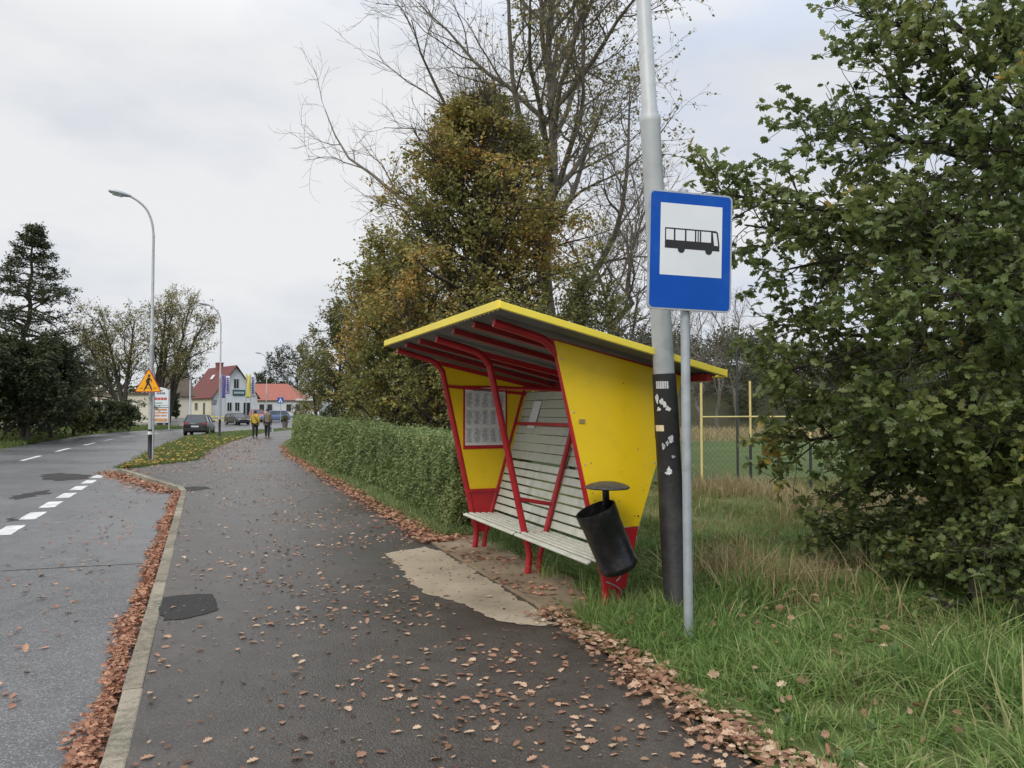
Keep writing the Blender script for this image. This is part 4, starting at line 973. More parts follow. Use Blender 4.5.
bush('autumn_tree', gp(404, 23), 6.2, 2.3, 'shorter rust and olive tree standing left of the tall conical autumn tree', L_FRONT, 34, 10, 5, 10, .10, .6, 'tree', u0=.08)
bush('green_shrub', gp(585, 16), 4.2, 1.6, 'green shrub behind the rear edge of the shelter roof', L_OLIVE, 22, 9, 5, 8, .075)
bush('brown_green_tree', gp(388, 29), 7.4, 3.0, 'rounded brown and green tree standing behind the middle of the hedge', L_FRONT, 28, 9, 5, 9, .10, .45, 'tree')
bush('low_shrub', gp(350, 38), 7.0, 3.0, 'olive shrub behind the hedge between the rounded tree and the pale far one', L_OLIVE, 24, 9, 5, 8, .12, .5)
bush('pale_tree', gp(316, 50), 6.2, 1.8, 'small loose pale leaved tree at the far end of the hedge', L_SPARSE, 20, 8, 4, 5, .14, .45, 'tree')
bush('dark_conifer', gp(338, 44), 7.6, 1.5, 'dark narrow evergreen tip showing left of the autumn tree', L_DARK, 26, 8, 4, 8, .12, .8, 'tree')
bush('olive_shrub', gp(420, 22), 3.9, 1.7, 'dense low shrub just behind the near end of the hedge', L_OLIVE, 22, 9, 5, 9, .07, .4)
bush('brown_shrub', gp(505, 17), 3.6, 1.9, 'dense brown shrub right behind the slatted shelter wall', L_FRONT, 22, 9, 5, 9, .07, .4)

rng = np.random.default_rng(9)
# the oak on the right: limbs reach to where its clumps hang
ob = np.array([6.6, 7.6, 0.05])
T = trunk_line(ob, ob + [.3, .5, 9.5], .26, .04, 14, .15)
tips = [(705, 190, 7.2), (745, 225, 7.0), (785, 270, 7.4), (775, 325, 8.0), (800, 400, 7.2), (785, 440, 7.5), (825, 500, 7.2), (835, 540, 7.8), (925, 575, 6.6), (975, 590, 6.2),
        (855, 15, 7.6), (885, 70, 7.0), (900, 20, 6.5), (825, 125, 7.3), (870, 150, 6.8), (835, 205, 7.2), (880, 225, 6.4), (930, 200, 6.0), (860, 300, 6.3), (900, 340, 5.8), (950, 290, 5.6), (870, 415, 6.2), (930, 430, 5.8), (995, 380, 5.6), (970, 480, 5.8), (1015, 520, 5.8), (1010, 240, 5.6), (970, 150, 6.0), (1015, 110, 5.9), (960, 85, 6.8), (1000, 30, 6.4), (1020, -50, 6.5), (960, -70, 7.0), (895, 480, 7.2), (840, 365, 8.0), (815, 260, 8.2), (985, 560, 5.4), (1025, 590, 5.2), (930, 540, 7.5), (1050, 440, 5.4), (1055, 300, 5.2), (1060, 180, 5.6), (890, 270, 9.0), (950, 380, 9.0), (840, 430, 8.6), (995, 460, 8.8), (990, 190, 9.2), (1035, 50, 8.5), (790, 370, 7.4), (970, 440, 6.8), (1015, 330, 7.0)]
LP_, LR_ = [], []
tp0, tr0 = T[0][0], T[1][0]
for px, py, Yd in tips:
    e = at(px, py, Yd); h = np.clip(e[2] * .75 + .2 - .12 * np.linalg.norm((e - ob)[:2]), .8, 8.6); i = int(np.argmin(np.abs(tp0[:, 2] - h))); a = tp0[i]
    f = np.linspace(0, 1, 12)[:, None]; P = a + (e - a) * f + np.array([0, 0, 1.0]) * np.sin(f * PI) * .28 + np.cumsum(rng.normal(size=(12, 3)) * .075, 0) * np.sin(f * PI)
    LP_.append(P); L = np.linalg.norm(e - a); LR_.append(.008 + (.012 + L * .011) * (1 - f[:, 0]) ** .9)
l1 = (np.array(LP_), np.array(LR_))
l2 = grow(*l1, 10, .34, .97, lambda u, p: .74 * (1.25 - .6 * u), .8, 7, .16, .02, .5, .005, .25)
l2b = grow(*l1, 5, .84, 1.0, lambda u, p: np.full(u.shape, .34), .6, 7, .16, .02, .6, .004, .25)
l2 = (np.concatenate([l2[0], l2b[0]]), np.concatenate([l2[1], l2b[1]]))
l3 = grow(*l2, 6, .25, 1, lambda u, p: np.full(u.shape, .30), .75, 5, .2, .02, .6, .003, .3)
pos = np.concatenate([along(*l3, 6, .02), along(*l2, 4, .02)]); e = np.repeat(l3[0][:, -1], 7, 0) + rng.normal(size=(len(l3[0]) * 7, 3)) * .012
pos = np.concatenate([pos, e])
pos = pos[patchy(pos, 5.2, -1.0)]
tree('oak_tree', ob, 'large green oak with lobed leaves overhanging the grass beside the bus stop sign', 'tree', [(*T, 14), (*l1, 8), (*l2, 4), (*l3, 3)], M['bark'], ('oak', pos, rng.uniform(.045, .105, len(pos)), L_OAK, .25, .25))
# low oak shoots and saplings under it
for k, (px, py, h, R) in enumerate(((915, 600, .62, .5), (985, 628, .6, .5), (1030, 590, 1.1, .7))):
    g = G(px, py, .06); bush('oak_sapling', g, h, R, ['leafy oak sapling in the long grass under the hanging oak branches', 'wider oak sapling beside the long grass in the lower corner', 'taller oak sapling at the foot of the big oak'][k], L_OAK, 12, 6, 3, 8, .055, .4, 'sapling', kind='oak', group='young oaks under the big oak')

rng = np.random.default_rng(14)
# dark trees on the left bank
def alder(bs, h, R, label):
    T = trunk_line(bs, bs + [.3, 0, h], .20, .02, 14, .12)
    a = grow(*T, 95, .18, .99, prof(bs[2] + 1, bs[2] + h * 1.0, R, 1.05), 1.45, 8, .07, -.015, .5, .01, .14)
    b = grow(*a, 9, .25, 1, lambda u, p: .25 + .55 * np.clip((h - p[..., 2]) / h * 1.6, 0, 1) * (1.2 - .5 * u), .8, 5, .15, .0, .6, .006, .2, flat=.5)
    c = grow(*b, 4, .2, 1, lambda u, p: np.full(u.shape, .30), .8, 4, .2, .0, .6, .005, .3, flat=.6)
    pos = along(*c, 7, .05)
    return tree('alder_tree', bs, label, 'tree', [(*T, 8), (*a, 5), (*b, 3), (*c, 3)], M['bark'], ('oval', pos, rng.uniform(.08, .15, len(pos)), L_DARK, .8, .1))
alder(gp(24, 45, .1), 12.1, 6.6, 'tall dark tree with tiered level branches at the left edge of the road')
for k, (px, Yd, h, R, lab) in enumerate(((-20, 40, 4.8, 3.2, 'dense dark bush below the tall tiered tree nearest the roadside'), (28, 41, 4.4, 2.6, 'dark rounded bush beside the road under the tall tree'), (52, 45, 4.9, 2.1, 'dark bush with a high rounded crown right of the tall tree'), (74, 49, 3.6, 1.4, 'low dark bush at the end of the dark thicket'), (5, 47, 5.0, 3.0, 'dark bush close behind the trunk of the tall tree'), (88, 54, 1.8, 1.2, 'lowest dark bush beside the willows'), (50, 52, 5.2, 3.2, 'dark bush at the back of the thicket'))):
    bush('dark_bush', gp(px, Yd, .1), h, R, lab, L_DARK if k != 3 else L_OLIVE, 30, 10, 4, 7, .17, .42, group='dark thicket on the left bank', z0=-.3)
def willow(bs, stems, label, lm=L_WILLOW, r=.24, nleaf=5, ls=.17):
    Ps, Rs = [], []
    for dx, dy, h in stems:
        f = np.linspace(0, 1, 12)[:, None]; P = bs + np.array([dx, dy, h]) * np.concatenate([f ** 1.5, f ** 1.5, f], 1) + np.cumsum(rng.normal(size=(12, 3)) * .09, 0) * f
        Ps.append(P); Rs.append(r * (1 - f[:, 0]) ** .8 + .03)
    T = (np.array(Ps), np.array(Rs))
    a = grow(*T, 13, .30, .99, lambda u, p: 3.3 * (1.15 - .55 * u), .65, 8, .14, .06, .55, .015, .2)
    b = grow(*a, 7, .2, 1, lambda u, p: 1.6 * (1.1 - .5 * u), .6, 6, .16, .05, .55, .010, .25)
    c = grow(*b, 5, .15, 1, lambda u, p: np.full(u.shape, .8), .55, 4, .2, .0, .6, .008, .25)
    pos = along(*c, nleaf, .12)
    return tree('willow_tree', bs, label, 'tree', [(*T, 9), (*a, 6), (*b, 4), (*c, 3)], M['bark'], ('oval', pos, rng.uniform(.7, 1.3, len(pos)) * ls, lm, .2, .8), 'willows in front of the white house')
willow(gp(124, 78, .2), [(-2.0, 0, 10.2), (.6, .5, 10.6), (-3.6, -.5, 7.5)], 'olive willow with a forked trunk next to the dark thicket')
willow(gp(160, 80, .2), [(-.3, .5, 12), (1.0, 0, 10.5)], 'upright willow directly behind the amber warning triangle')
willow(gp(168, 84, .2), [(3.6, 0, 11.2), (2.2, .4, 12)], 'willow leaning over the brown house roof')
for k, (px, Yd, h, R) in enumerate(((76, 84, 9.0, 3.0), (98, 92, 10.0, 3.4))):
    bush('bare_orchard_tree', gp(px, Yd, .2), h, R, ['thin grey brown tree between the dark thicket and the willows', 'thin brown tree half hidden behind the forked willow'][k], L_WILLOW, 26, 8, 4, 2, .15, .5, 'tree', .8, bark='barkgrey', group='thin trees behind the thicket')
bush('dark_hedge_bush', gp(118, 64, .1), 1.5, 1.8, 'long low dark bush in front of the white garden wall', L_DARK, 30, 9, 4, 7, .17, .3, z0=-.4)
bush('round_conifer', gp(176.5, 110, .6), 3.6, .75, 'clipped round conifer against the cream house wall', L_DARK, 24, 7, 3, 8, .16, .25, 'conifer')
for k, (px, Yd, h, R) in enumerate(((277, 178, 14.0, 4.6), (297, 172, 15.0, 5.2), (262, 190, 9.0, 4.0))):
    bush('far_tree', gp(px, Yd, .9), h, R, ['grey green tree behind the end of the orange roof', 'broad grey green tree behind the small pale tree at the end of the hedge', 'low grey tree between the white house and the orange roof'][k], L_WOOD, 26, 8, 4, 5, .30, .45, 'tree', group='trees behind the orange roof')
# wooded hill beyond the sports field and a far belt of trees: one mass each
hx = np.linspace(-8, 130, 50); hy = np.linspace(0, 1, 9)
HX, HV = np.meshgrid(hx, hy, indexing='ij')
crest = 5.0 + 2.2 * np.sin(HX * .07 + .5) + np.clip((HX - 10) * .09, 0, 4)
HY = 66 + .35 * HX + HV * 40; HZ = -.1 + crest * np.sin(np.clip(HV, 0, 1) * PI * .62)
idx = np.arange(HX.size).reshape(HX.shape); q = np.stack([idx[:-1, :-1], idx[1:, :-1], idx[1:, 1:], idx[:-1, 1:]], -1).reshape(-1, 4)
tag(build('wooded_hill', np.stack([HX, HY, HZ], -1).reshape(-1, 3), [q], soil('hill_soil', [(.3, (.03, .032, .016)), (.7, (.075, .07, .035))], .15), smooth=True), kind='structure')
def mass(name, cx, cy, cz, R, H, per, size, m):
    n = len(cx); k = np.repeat(np.arange(n), per); d = rng.normal(size=(n * per, 3)); d = unit(d) * rng.random((n * per, 1)) ** .45
    pos = np.stack([cx[k] + d[:, 0] * R[k], cy[k] + d[:, 1] * R[k], cz[k] + H[k] * (.55 + .5 * d[:, 2])], -1)
    return tag(leaves(name, 'oval', pos, size * rng.uniform(.6, 1.4, len(pos)), m, up=.3), kind='stuff')
n = 130; cx = rng.uniform(-6, 80, n); vv = rng.random(n); cy = 66 + .35 * cx + vv * 34
cz = (5.0 + 2.2 * np.sin(cx * .07 + .5) + np.clip((cx - 10) * .09, 0, 4)) * np.sin(vv * PI * .62) - .2
mass('far_wood', cx, cy, cz, rng.uniform(1.6, 3.0, n), rng.uniform(3, 5.5, n), 420, .34, L_WOOD)
n = 90; ang = np.linspace(-.72, .72, n); Rr = rng.uniform(230, 290, n); cx = np.sin(ang) * Rr; cy = np.cos(ang) * Rr
mass('far_tree_belt', cx, cy, np.full(n, .5), rng.uniform(5, 8, n), rng.uniform(7, 12, n), 260, 1.1, L_WOOD)
for k, (px, Yd, h) in enumerate(((700, 60, 9.0), (718, 63, 10.0), (737, 66, 10.5), (690, 70, 9.5))):
    bs = gp(px, Yd, .2); bare('thin_bare_tree', bs, bs + [0, 0, h], .12, ['thin bare tree beside the bus stop post on the far slope', 'thin bare tree above the dark net post', 'thin bare tree left of the oak on the far slope', 'thin bare tree behind the big lamp post'][k], 'tree', 16, lambda u, p: 3.0 * (1.1 - .7 * u), 7, lambda u, p: 1.3 * (1.1 - .5 * u), 5, lambda u, p: np.full(u.shape, .6), 0, 0, ang=.5, bark='barkgrey', u0=.2, group='bare trees beyond the field')

# ------------------------------------------------------------------ sports field fence and yellow posts
fb = G(738, 490)
fence = empty('net_fence', fb, 'tall dark wire net fence with a bent steel post along the sports field', 'fence')
fp = [np.array([1.6, 14.7, .0]) + np.array([1.0, .30, 0]) * d for d in (0, 3.0, 6.0, 9.0, 12.0, 15)]
dirf = unit(np.array([1.0, .30, 0]))
k0 = fb + dirf * 0
for d in (-2.9, 0, 2.9, 5.8, 8.7):
    p = k0 + dirf * d; b = MB(fb); b.tube([p + [0, 0, -.1], p + [0, 0, 2.96], p + [0, 0, 3.0] + dirf * .04, p + [0, 0, 3.03] + dirf * .5] if d == 0 else [p + [0, 0, -.1], p + [0, 0, 3.0]], .024, 8); b.build('post', M['net'], fence, smooth=True)
b = MB(fb)
for z in (.1, 2.97): b.tube([k0 + dirf * -3 + [0, 0, z], k0 + dirf * 9 + [0, 0, z]], .006, 5)
b.tube([k0 + dirf * -3 + [0, 0, 2.45], k0 + dirf * 9 + [0, 0, 2.5]], .005, 5); b.build('tension_wire', M['net'], fence)
A, B = k0 + dirf * -2.9, k0 + dirf * 8.7; Ln = 11.6; hz = 2.9; vs = []; stp = .11
for sgn in (1, -1):
    for c in np.arange(-hz, Ln, stp):
        a0, a1 = (c, c + hz) if sgn == 1 else (c + hz, c)
        z0, z1 = 0.0, hz
        lo = max(0, min(a0, a1)); hi = min(Ln, max(a0, a1))
        if hi - lo < .02: continue
        f = lambda a: (a - a0) / (a1 - a0) * hz
        for aa, bb in ((lo, hi),):
            pa = A + dirf * aa + np.array([0, 0, .06 + f(aa)]); pb = A + dirf * bb + np.array([0, 0, .06 + f(bb)]); vs.append((pa, pb))
P = np.array(vs); R = np.full((len(P), 2), .0018); v, q = tubes(P, R, 3); build('wire_mesh', v, [q], M['net'], fence, origin=fb)
yb = G(702, 498)
yp = empty('yellow_barrier', yb, 'yellow painted steel posts joined by a crossbar at the edge of the sports field', 'barrier')
ypts = [(702, 498, 383), (751, 492, 381), (811, 492, 377)]
pl = []
for k, (px, py, pt) in enumerate(ypts):
    g = G(px, py); tpz = at(px, pt, g[1])[2]; pl.append((g, tpz)); b = MB(yb)
    b.tube([g + [0, 0, -.1 if k == 0 else .95], g + [0, 0, tpz]], .022, 10); po = b.build('post', M['postyellow'], yp, smooth=True)
    if k:
        b = MB(yb); b.tube([g + [0, 0, -.1], g + [0, 0, .95]], .027, 10); b.build('dark_foot', M['net'], po, smooth=True)
b = MB(yb)
for (g0, _), (g1, _) in zip(pl[:-1], pl[1:]): b.tube([g0 + [0, 0, 1.46], g1 + [0, 0, 1.46]], .014, 8)
b.build('crossbar', M['postyellow'], yp, smooth=True)

# ------------------------------------------------------------------ buildings far down the road
M['cream'] = mat('cream_render', (.62, .58, .46), .85, var=.06, scale=.6, grime=(.42, .40, .32), gscale=.7, gamt=.4)
M['whitewall'] = mat('white_render', (.60, .63, .66), .85, var=.05, scale=.6, grime=(.42, .43, .43), gscale=.8, gamt=.4)
M['maroon'] = mat('maroon_tiles', (.135, .036, .032), .75, var=.22, scale=2.5, bmp=.6, bscale=9)
M['mossroof'] = mat('mossy_tiles', (.10, .075, .055), .85, var=.35, scale=1.5, bmp=.6, bscale=9, grime=(.07, .085, .035), gscale=1.2, gamt=.8)
M['orange'] = mat('orange_tiles', (.31, .105, .075), .75, var=.18, scale=2.5, bmp=.5, bscale=9)
M['brick'] = mat('chimney_brick', (.22, .07, .05), .9, var=.3, scale=12)
M['trim'] = mat('dark_wood_trim', (.06, .03, .025), .7, var=.2)
M['frame'] = mat('white_frame', (.6, .6, .58), .6)
M['teal'] = mat('dark_teal_board', (.03, .09, .11), .5, var=.2)
def house(name, label, C, ang, wg, Ls, z0, ze, zp, wallm, roofm, gable_wins, side_wins, flip=1, gm=None, over=.35, chimney=None, group=None):
    C = np.array([C[0], C[1], 0.0]); g = np.array([math.cos(ang), math.sin(ang), 0]); d = np.array([-math.sin(ang), math.cos(ang), 0]) * flip
    if flip < 0: pass
    O = C + np.array([0, 0, z0]); r = empty(name, O, label, 'house', group)
    Q = lambda a, b_, z: C + g * a + d * b_ + np.array([0, 0, z])
    b = MB(O); b.prism([Q(0, 0, z0 - .6), Q(wg, 0, z0 - .6), Q(wg, 0, ze), Q(wg / 2, 0, zp - .12), Q(0, 0, ze)], d * Ls); wall = b.build('wall', wallm, r)
    if gm is not None:
        b = MB(O); b.prism([Q(0, -.03, z0 - .6), Q(wg, -.03, z0 - .6), Q(wg, -.03, ze), Q(wg / 2, -.03, zp - .14), Q(0, -.03, ze)], d * .028); b.build('gable_wall', gm, r)
    sl = (zp - ze) / (wg / 2)
    b = MB(O); th = .16
    for s_ in (0, 1):
        a0 = -over if s_ == 0 else wg + over; zz = ze - sl * over
        b.hexa([Q(a0, -over, zz), Q(wg / 2, -over, zp), Q(wg / 2, Ls + over, zp), Q(a0, Ls + over, zz), Q(a0, -over, zz + th), Q(wg / 2, -over, zp + th), Q(wg / 2, Ls + over, zp + th), Q(a0, Ls + over, zz + th)])
    roof = b.build('roof', roofm, r)
    b = MB(O)
    for s_ in (0, 1):
        a0 = -over if s_ == 0 else wg + over; zz = ze - sl * over
        b.bar(Q(a0, -over - .03, zz), Q(wg / 2, -over - .03, zp + .02), .05, .34, up=tuple(d))
    b.build('barge_board', M['trim'], roof)
    if chimney:
        b = MB(O); a, bb, h_ = chimney; b.box(Q(a, bb, zp + h_ / 2 - .5), (.9, 1.3, h_ + .6), (g, d, (0, 0, 1))); b.box(Q(a, bb, zp + h_ - .15), (1.05, 1.45, .14), (g, d, (0, 0, 1))); b.build('chimney', M['brick'], roof)
    def win(fx, c0, c1, z1, z2, kind):
        n = 'door' if kind == 'door' else 'window'
        P = (lambda u, dd, z: Q(u, -.03 - dd, z)) if fx == 'g' else (lambda u, dd, z: Q(-dd, u, z))
        ax1, ax2 = (g, d) if fx == 'g' else (d, -g)
        b = MB(O); b.box((P(c0, .03, z1) + P(c1, .03, z2)) / 2, (abs(c1 - c0) + .16, .06, z2 - z1 + .16), (ax1, ax2, (0, 0, 1))); f_ = b.build(n, M['frame'], r)
        b = MB(O); m_ = (c0 + c1) / 2
        for u0, u1 in ((c0, m_ - .03), (m_ + .03, c1)): b.box((P(u0, .065, z1) + P(u1, .065, z2)) / 2, (abs(u1 - u0), .012, z2 - z1), (ax1, ax2, (0, 0, 1)))
        b.build('pane', M['glass'], f_)
    for wv in gable_wins: win('g', *wv)
    for wv in side_wins: win('s', *wv)
    return r, Q, O, g, d
Ch = at(213, 412, 130)
h1, Q1, O1, g1, d1 = house('white_house', 'white gabled house with a steep maroon roof and brick chimney behind the black car', (Ch[0], Ch[1]), math.radians(40), 7.4, 12.5, .95, 4.2, 9.15, M['cream'], M['maroon'],
      [(2.3, 3.0, 1.75, 3.1, 'w'), (3.6, 4.3, 1.75, 3.1, 'w'), (5.0, 6.1, .95, 3.1, 'door'), (3.35, 4.15, 5.5, 7.0, 'w')], [(7.2, 8.6, 1.9, 3.1, 'w'), (3.6, 4.5, .95, 3.1, 'door')], gm=M['whitewall'], chimney=(3.7, 7.6, 1.0))
b = MB(O1); b.box(Q1(4.2, -.12, 4.75), (2.1, .06, .95), (g1, d1, (0, 0, 1))); sgn_ = b.build('sign_board', M['teal'], h1)
b = MB(O1)
for k in range(5): b.box(Q1(3.5 + k * .35, -.16, 4.75), (.22, .02, .34), (g1, d1, (0, 0, 1)))
b.build('lettering', M['frame'], sgn_)
b = MB(O1); b.tube([Q1(-.15, .15, .8), Q1(-.15, .15, 4.1)], .06, 8); b.build('downpipe', M['galv'], h1)
b = MB(O1); b.box(Q1(2.2, 6.6, 7.5), (.9, 1.1, .12), (unit(g1 * 3.45 + np.array([0, 0, 4.95])), d1, unit(-g1 * 4.95 + np.array([0, 0, 3.45])))); b.build('roof_window', M['frame'], h1)
Ch = at(168, 412, 118)
house('brown_roof_house', 'cream house with a mossy brown roof half hidden by the leaning willow', (Ch[0], Ch[1]), math.radians(130), 7.0, 3.4, .8, 4.2, 8.5, M['cream'], M['mossroof'], [(2.4, 3.4, 5.0, 6.4, 'w')], [], flip=-1)
bw = at(128, 412, 108); b_ = empty('white_annex', [bw[0], bw[1], .5], 'low white building behind the forked willow', 'building')
b = MB([bw[0], bw[1], .5]); b.box([bw[0], bw[1], 1.9], (9.5, 4, 4.0)); b.build('wall', M['cream'], b_)
b = MB([bw[0], bw[1], .5]); b.box([bw[0], bw[1], 4.0], (10, 4.6, .22)); b.build('roof', M['mossroof'], b_)
# long building with the orange roof
Yo = 150.0; xa, xb = (245 - 512) / 800 * Yo, (322 - 512) / 800 * Yo; oo = np.array([(xa + xb) / 2, Yo, .95])
ob_ = empty('orange_roof_building', oo, 'long low pale building under a bright orange tiled roof', 'building')
b = MB(oo); b.hexa([(xa, Yo, .3), (xb, Yo, .3), (xb, Yo + 9, .3), (xa, Yo + 9, .3), (xa, Yo, 3.9), (xb, Yo, 3.9), (xb, Yo + 9, 3.9), (xa, Yo + 9, 3.9)]); b.build('wall', M['whitewall'], ob_)
xr = (281 - 512) / 800 * Yo
b = MB(oo); e = .5; b.add([(xa - e, Yo - e, 3.75), (xb - 3.8, Yo - e, 3.75), (xb - 3.8, Yo + 9 + e, 3.75), (xa - e, Yo + 9 + e, 3.75), (xa - e, Yo + 4.5, 7.0), (xr, Yo + 4.5, 7.0)], [(0, 1, 5, 4), (1, 2, 5), (2, 3, 4, 5), (3, 0, 4), (3, 2, 1, 0)])
b.build('roof', M['orange'], ob_)
for k, px in enumerate((254, 262, 270, 289, 298, 306)):
    x = (px - 512) / 800 * Yo; b = MB(oo); b.box([x, Yo - .03, 2.35], (1.1, .08, 1.5)); f_ = b.build('window', M['frame'], ob_); b = MB(oo); b.box([x, Yo - .08, 2.35], (.9, .03, 1.3)); b.build('pane', M['glass'], f_)
b = MB(oo); b.box([(xb + xr) / 2 + 3.2, Yo - 1.0, 3.85], (7.5, 2.2, .35)); b.build('porch_roof', M['frame'], ob_)

# ------------------------------------------------------------------ cars
def make_car(name, label, pos, heading, paint, L=4.1, Wd=1.72, H=1.45, hatch=True, group=None):
    """x runs towards the nose; heading: angle of the nose in plan"""
    r = empty(name, pos, label, 'car', group, rz=heading)
    hw = Wd / 2; b = MB()
    st = [(-.5, .42, .78, .80), (-.485, .26, .90, .93), (-.42, .20, .97, .98), (-.2, .18, .95, 1.0), (.05, .18, .93, 1.0), (.22, .18, .91, 1.0), (.36, .19, .82, .97), (.46, .22, .72, .90), (.5, .34, .60, .74)]
    ring = lambda x, z0, z1, wf: [(x * L, -hw * wf * .92, z0), (x * L, -hw * wf, z0 + .12), (x * L, -hw * wf, z0 + (z1 - z0) * .65), (x * L, -hw * wf * .93, z1), (x * L, 0, z1 + .02), (x * L, hw * wf * .93, z1), (x * L, hw * wf, z0 + (z1 - z0) * .65), (x * L, hw * wf, z0 + .12), (x * L, hw * wf * .92, z0)]
    vs = [p for s_ in st for p in ring(*s_)]; n = 9
    b.add(vs, [(i * n + k, i * n + (k + 1) % n, (i + 1) * n + (k + 1) % n, (i + 1) * n + k) for i in range(len(st) - 1) for k in range(n)] + [tuple(range(n)), tuple(range((len(st) - 1) * n, len(st) * n))])
    body = b.build('body', paint, r, bevel=.03, smooth=True)
    xr0, xr1, xf1, xf0 = (-.465, -.36, .08, .24) if hatch else (-.36, -.24, .06, .23)
    zb, zt = .93, H; wb_, wt = hw * .91, hw * .70
    low = [(xr0 * L, -wb_, zb), (xf0 * L, -wb_, zb - .02), (xf0 * L, wb_, zb - .02), (xr0 * L, wb_, zb)]
    top = [(xr1 * L, -wt, zt - .03), (xf1 * L, -wt, zt - .03), (xf1 * L, wt, zt - .03), (xr1 * L, wt, zt - .03)]
    b = MB(); b.hexa(low + top); b.build('windows', M['glass'], r, bevel=.02)
    b = MB(); b.hexa([(x, y * 1.02, z) for x, y, z in top] + [(x * .96, y * .9, z + .045) for x, y, z in top]); 
    for i in range(4): b.bar(low[i], top[i], .07, .07)
    for s_ in (-1, 1): b.bar((-.10 * L, s_ * wb_, zb), (-.11 * L, s_ * wt * 1.0, zt - .02), .035, .08)
    b.build('roof', paint, r, bevel=.015)
    for x in (-.31 * L, .32 * L):
        for s_ in (-1, 1):
            b = MB(); y0 = s_ * (hw - .19); y1 = s_ * (hw + .012)
            b.tube([(x, y0, .30), (x, y0 + s_ * .01, .30), (x, y1 - s_ * .02, .30), (x, y1, .30)], [.27, .30, .30, .27], 22); wh = b.build('wheel', M['tyre'], r, smooth=True)
            b = MB(); b.tube([(x, y1 - s_ * .03, .30), (x, y1 + s_ * .006, .30)], .19, 18); b.build('rim', M['rim'], wh)
    for s_ in (-1, 1):
        b = MB(); b.box((-.488 * L, s_ * hw * .72, .80), (.09, .26, .17)); b.build('tail_light', M['tail'], r, bevel=.02)
        b = MB(); b.box((.478 * L, s_ * hw * .64, .62), (.10, .30, .12)); b.build('headlight', M['lamp'], r, bevel=.02)
        b = MB(); b.box((.14 * L, s_ * (hw + .06), .98), (.12, .16, .11)); b.build('mirror', paint, r, bevel=.02)
    b = MB(); b.box((-.5 * L - .015, 0, .64), (.02, .50, .11)); b.build('number_plate', M['plate'], r)
    b = MB(); b.box((-.495 * L, 0, .42), (.10, Wd * .86, .16)); b.box((.497 * L, 0, .40), (.10, Wd * .8, .14)); b.build('bumper', M['chrome'], r, bevel=.02)
    return r
P_grey = mat('car_paint_grey', (.055, .060, .060), .25, metal=.5, var=.05, spec=.6); P_black = mat('car_paint_black', (.012, .013, .014), .2, var=.05, spec=.6)
P_red = mat('car_paint_red', (.38, .03, .025), .25, var=.05); P_blue = mat('car_paint_blue', (.16, .22, .36), .25, metal=.3, var=.05); P_silver = mat('car_paint_silver', (.36, .40, .46), .25, metal=.5, var=.05)
c = G(199.5, 434.8, ZR); make_car('grey_car', 'dark grey hatchback seen from behind driving away on the road', c, math.atan2(c[1], c[0]) - math.radians(9), P_grey, 3.95, 1.68, 1.45)
gz = lambda y_: -.125 + float(rise(0, y_))
c = np.array([(237.5 - 512) / 800 * 99, 99, gz(99)]); make_car('black_car', 'black estate car standing side on in front of the white gabled house', c, math.radians(-48), P_black, 4.3, 1.74, 1.44)
c = np.array([(257.5 - 512) / 800 * 112, 112, gz(112)]); make_car('red_car', 'red car parked between the yellow banner and the orange roofed building', c, math.radians(-60), P_red, 4.0, 1.7, 1.5)
c = np.array([(273.5 - 512) / 800 * 108, 108, gz(108)]); make_car('blue_car', 'pale blue car parked behind the man in the taupe jacket', c, math.radians(-150), P_blue, 4.2, 1.72, 1.5)
c = np.array([(308 - 512) / 800 * 113, 113, gz(113)]); make_car('silver_car', 'silver car partly hidden behind the far end of the hedge', c, math.radians(175), P_silver, 4.2, 1.72, 1.48)

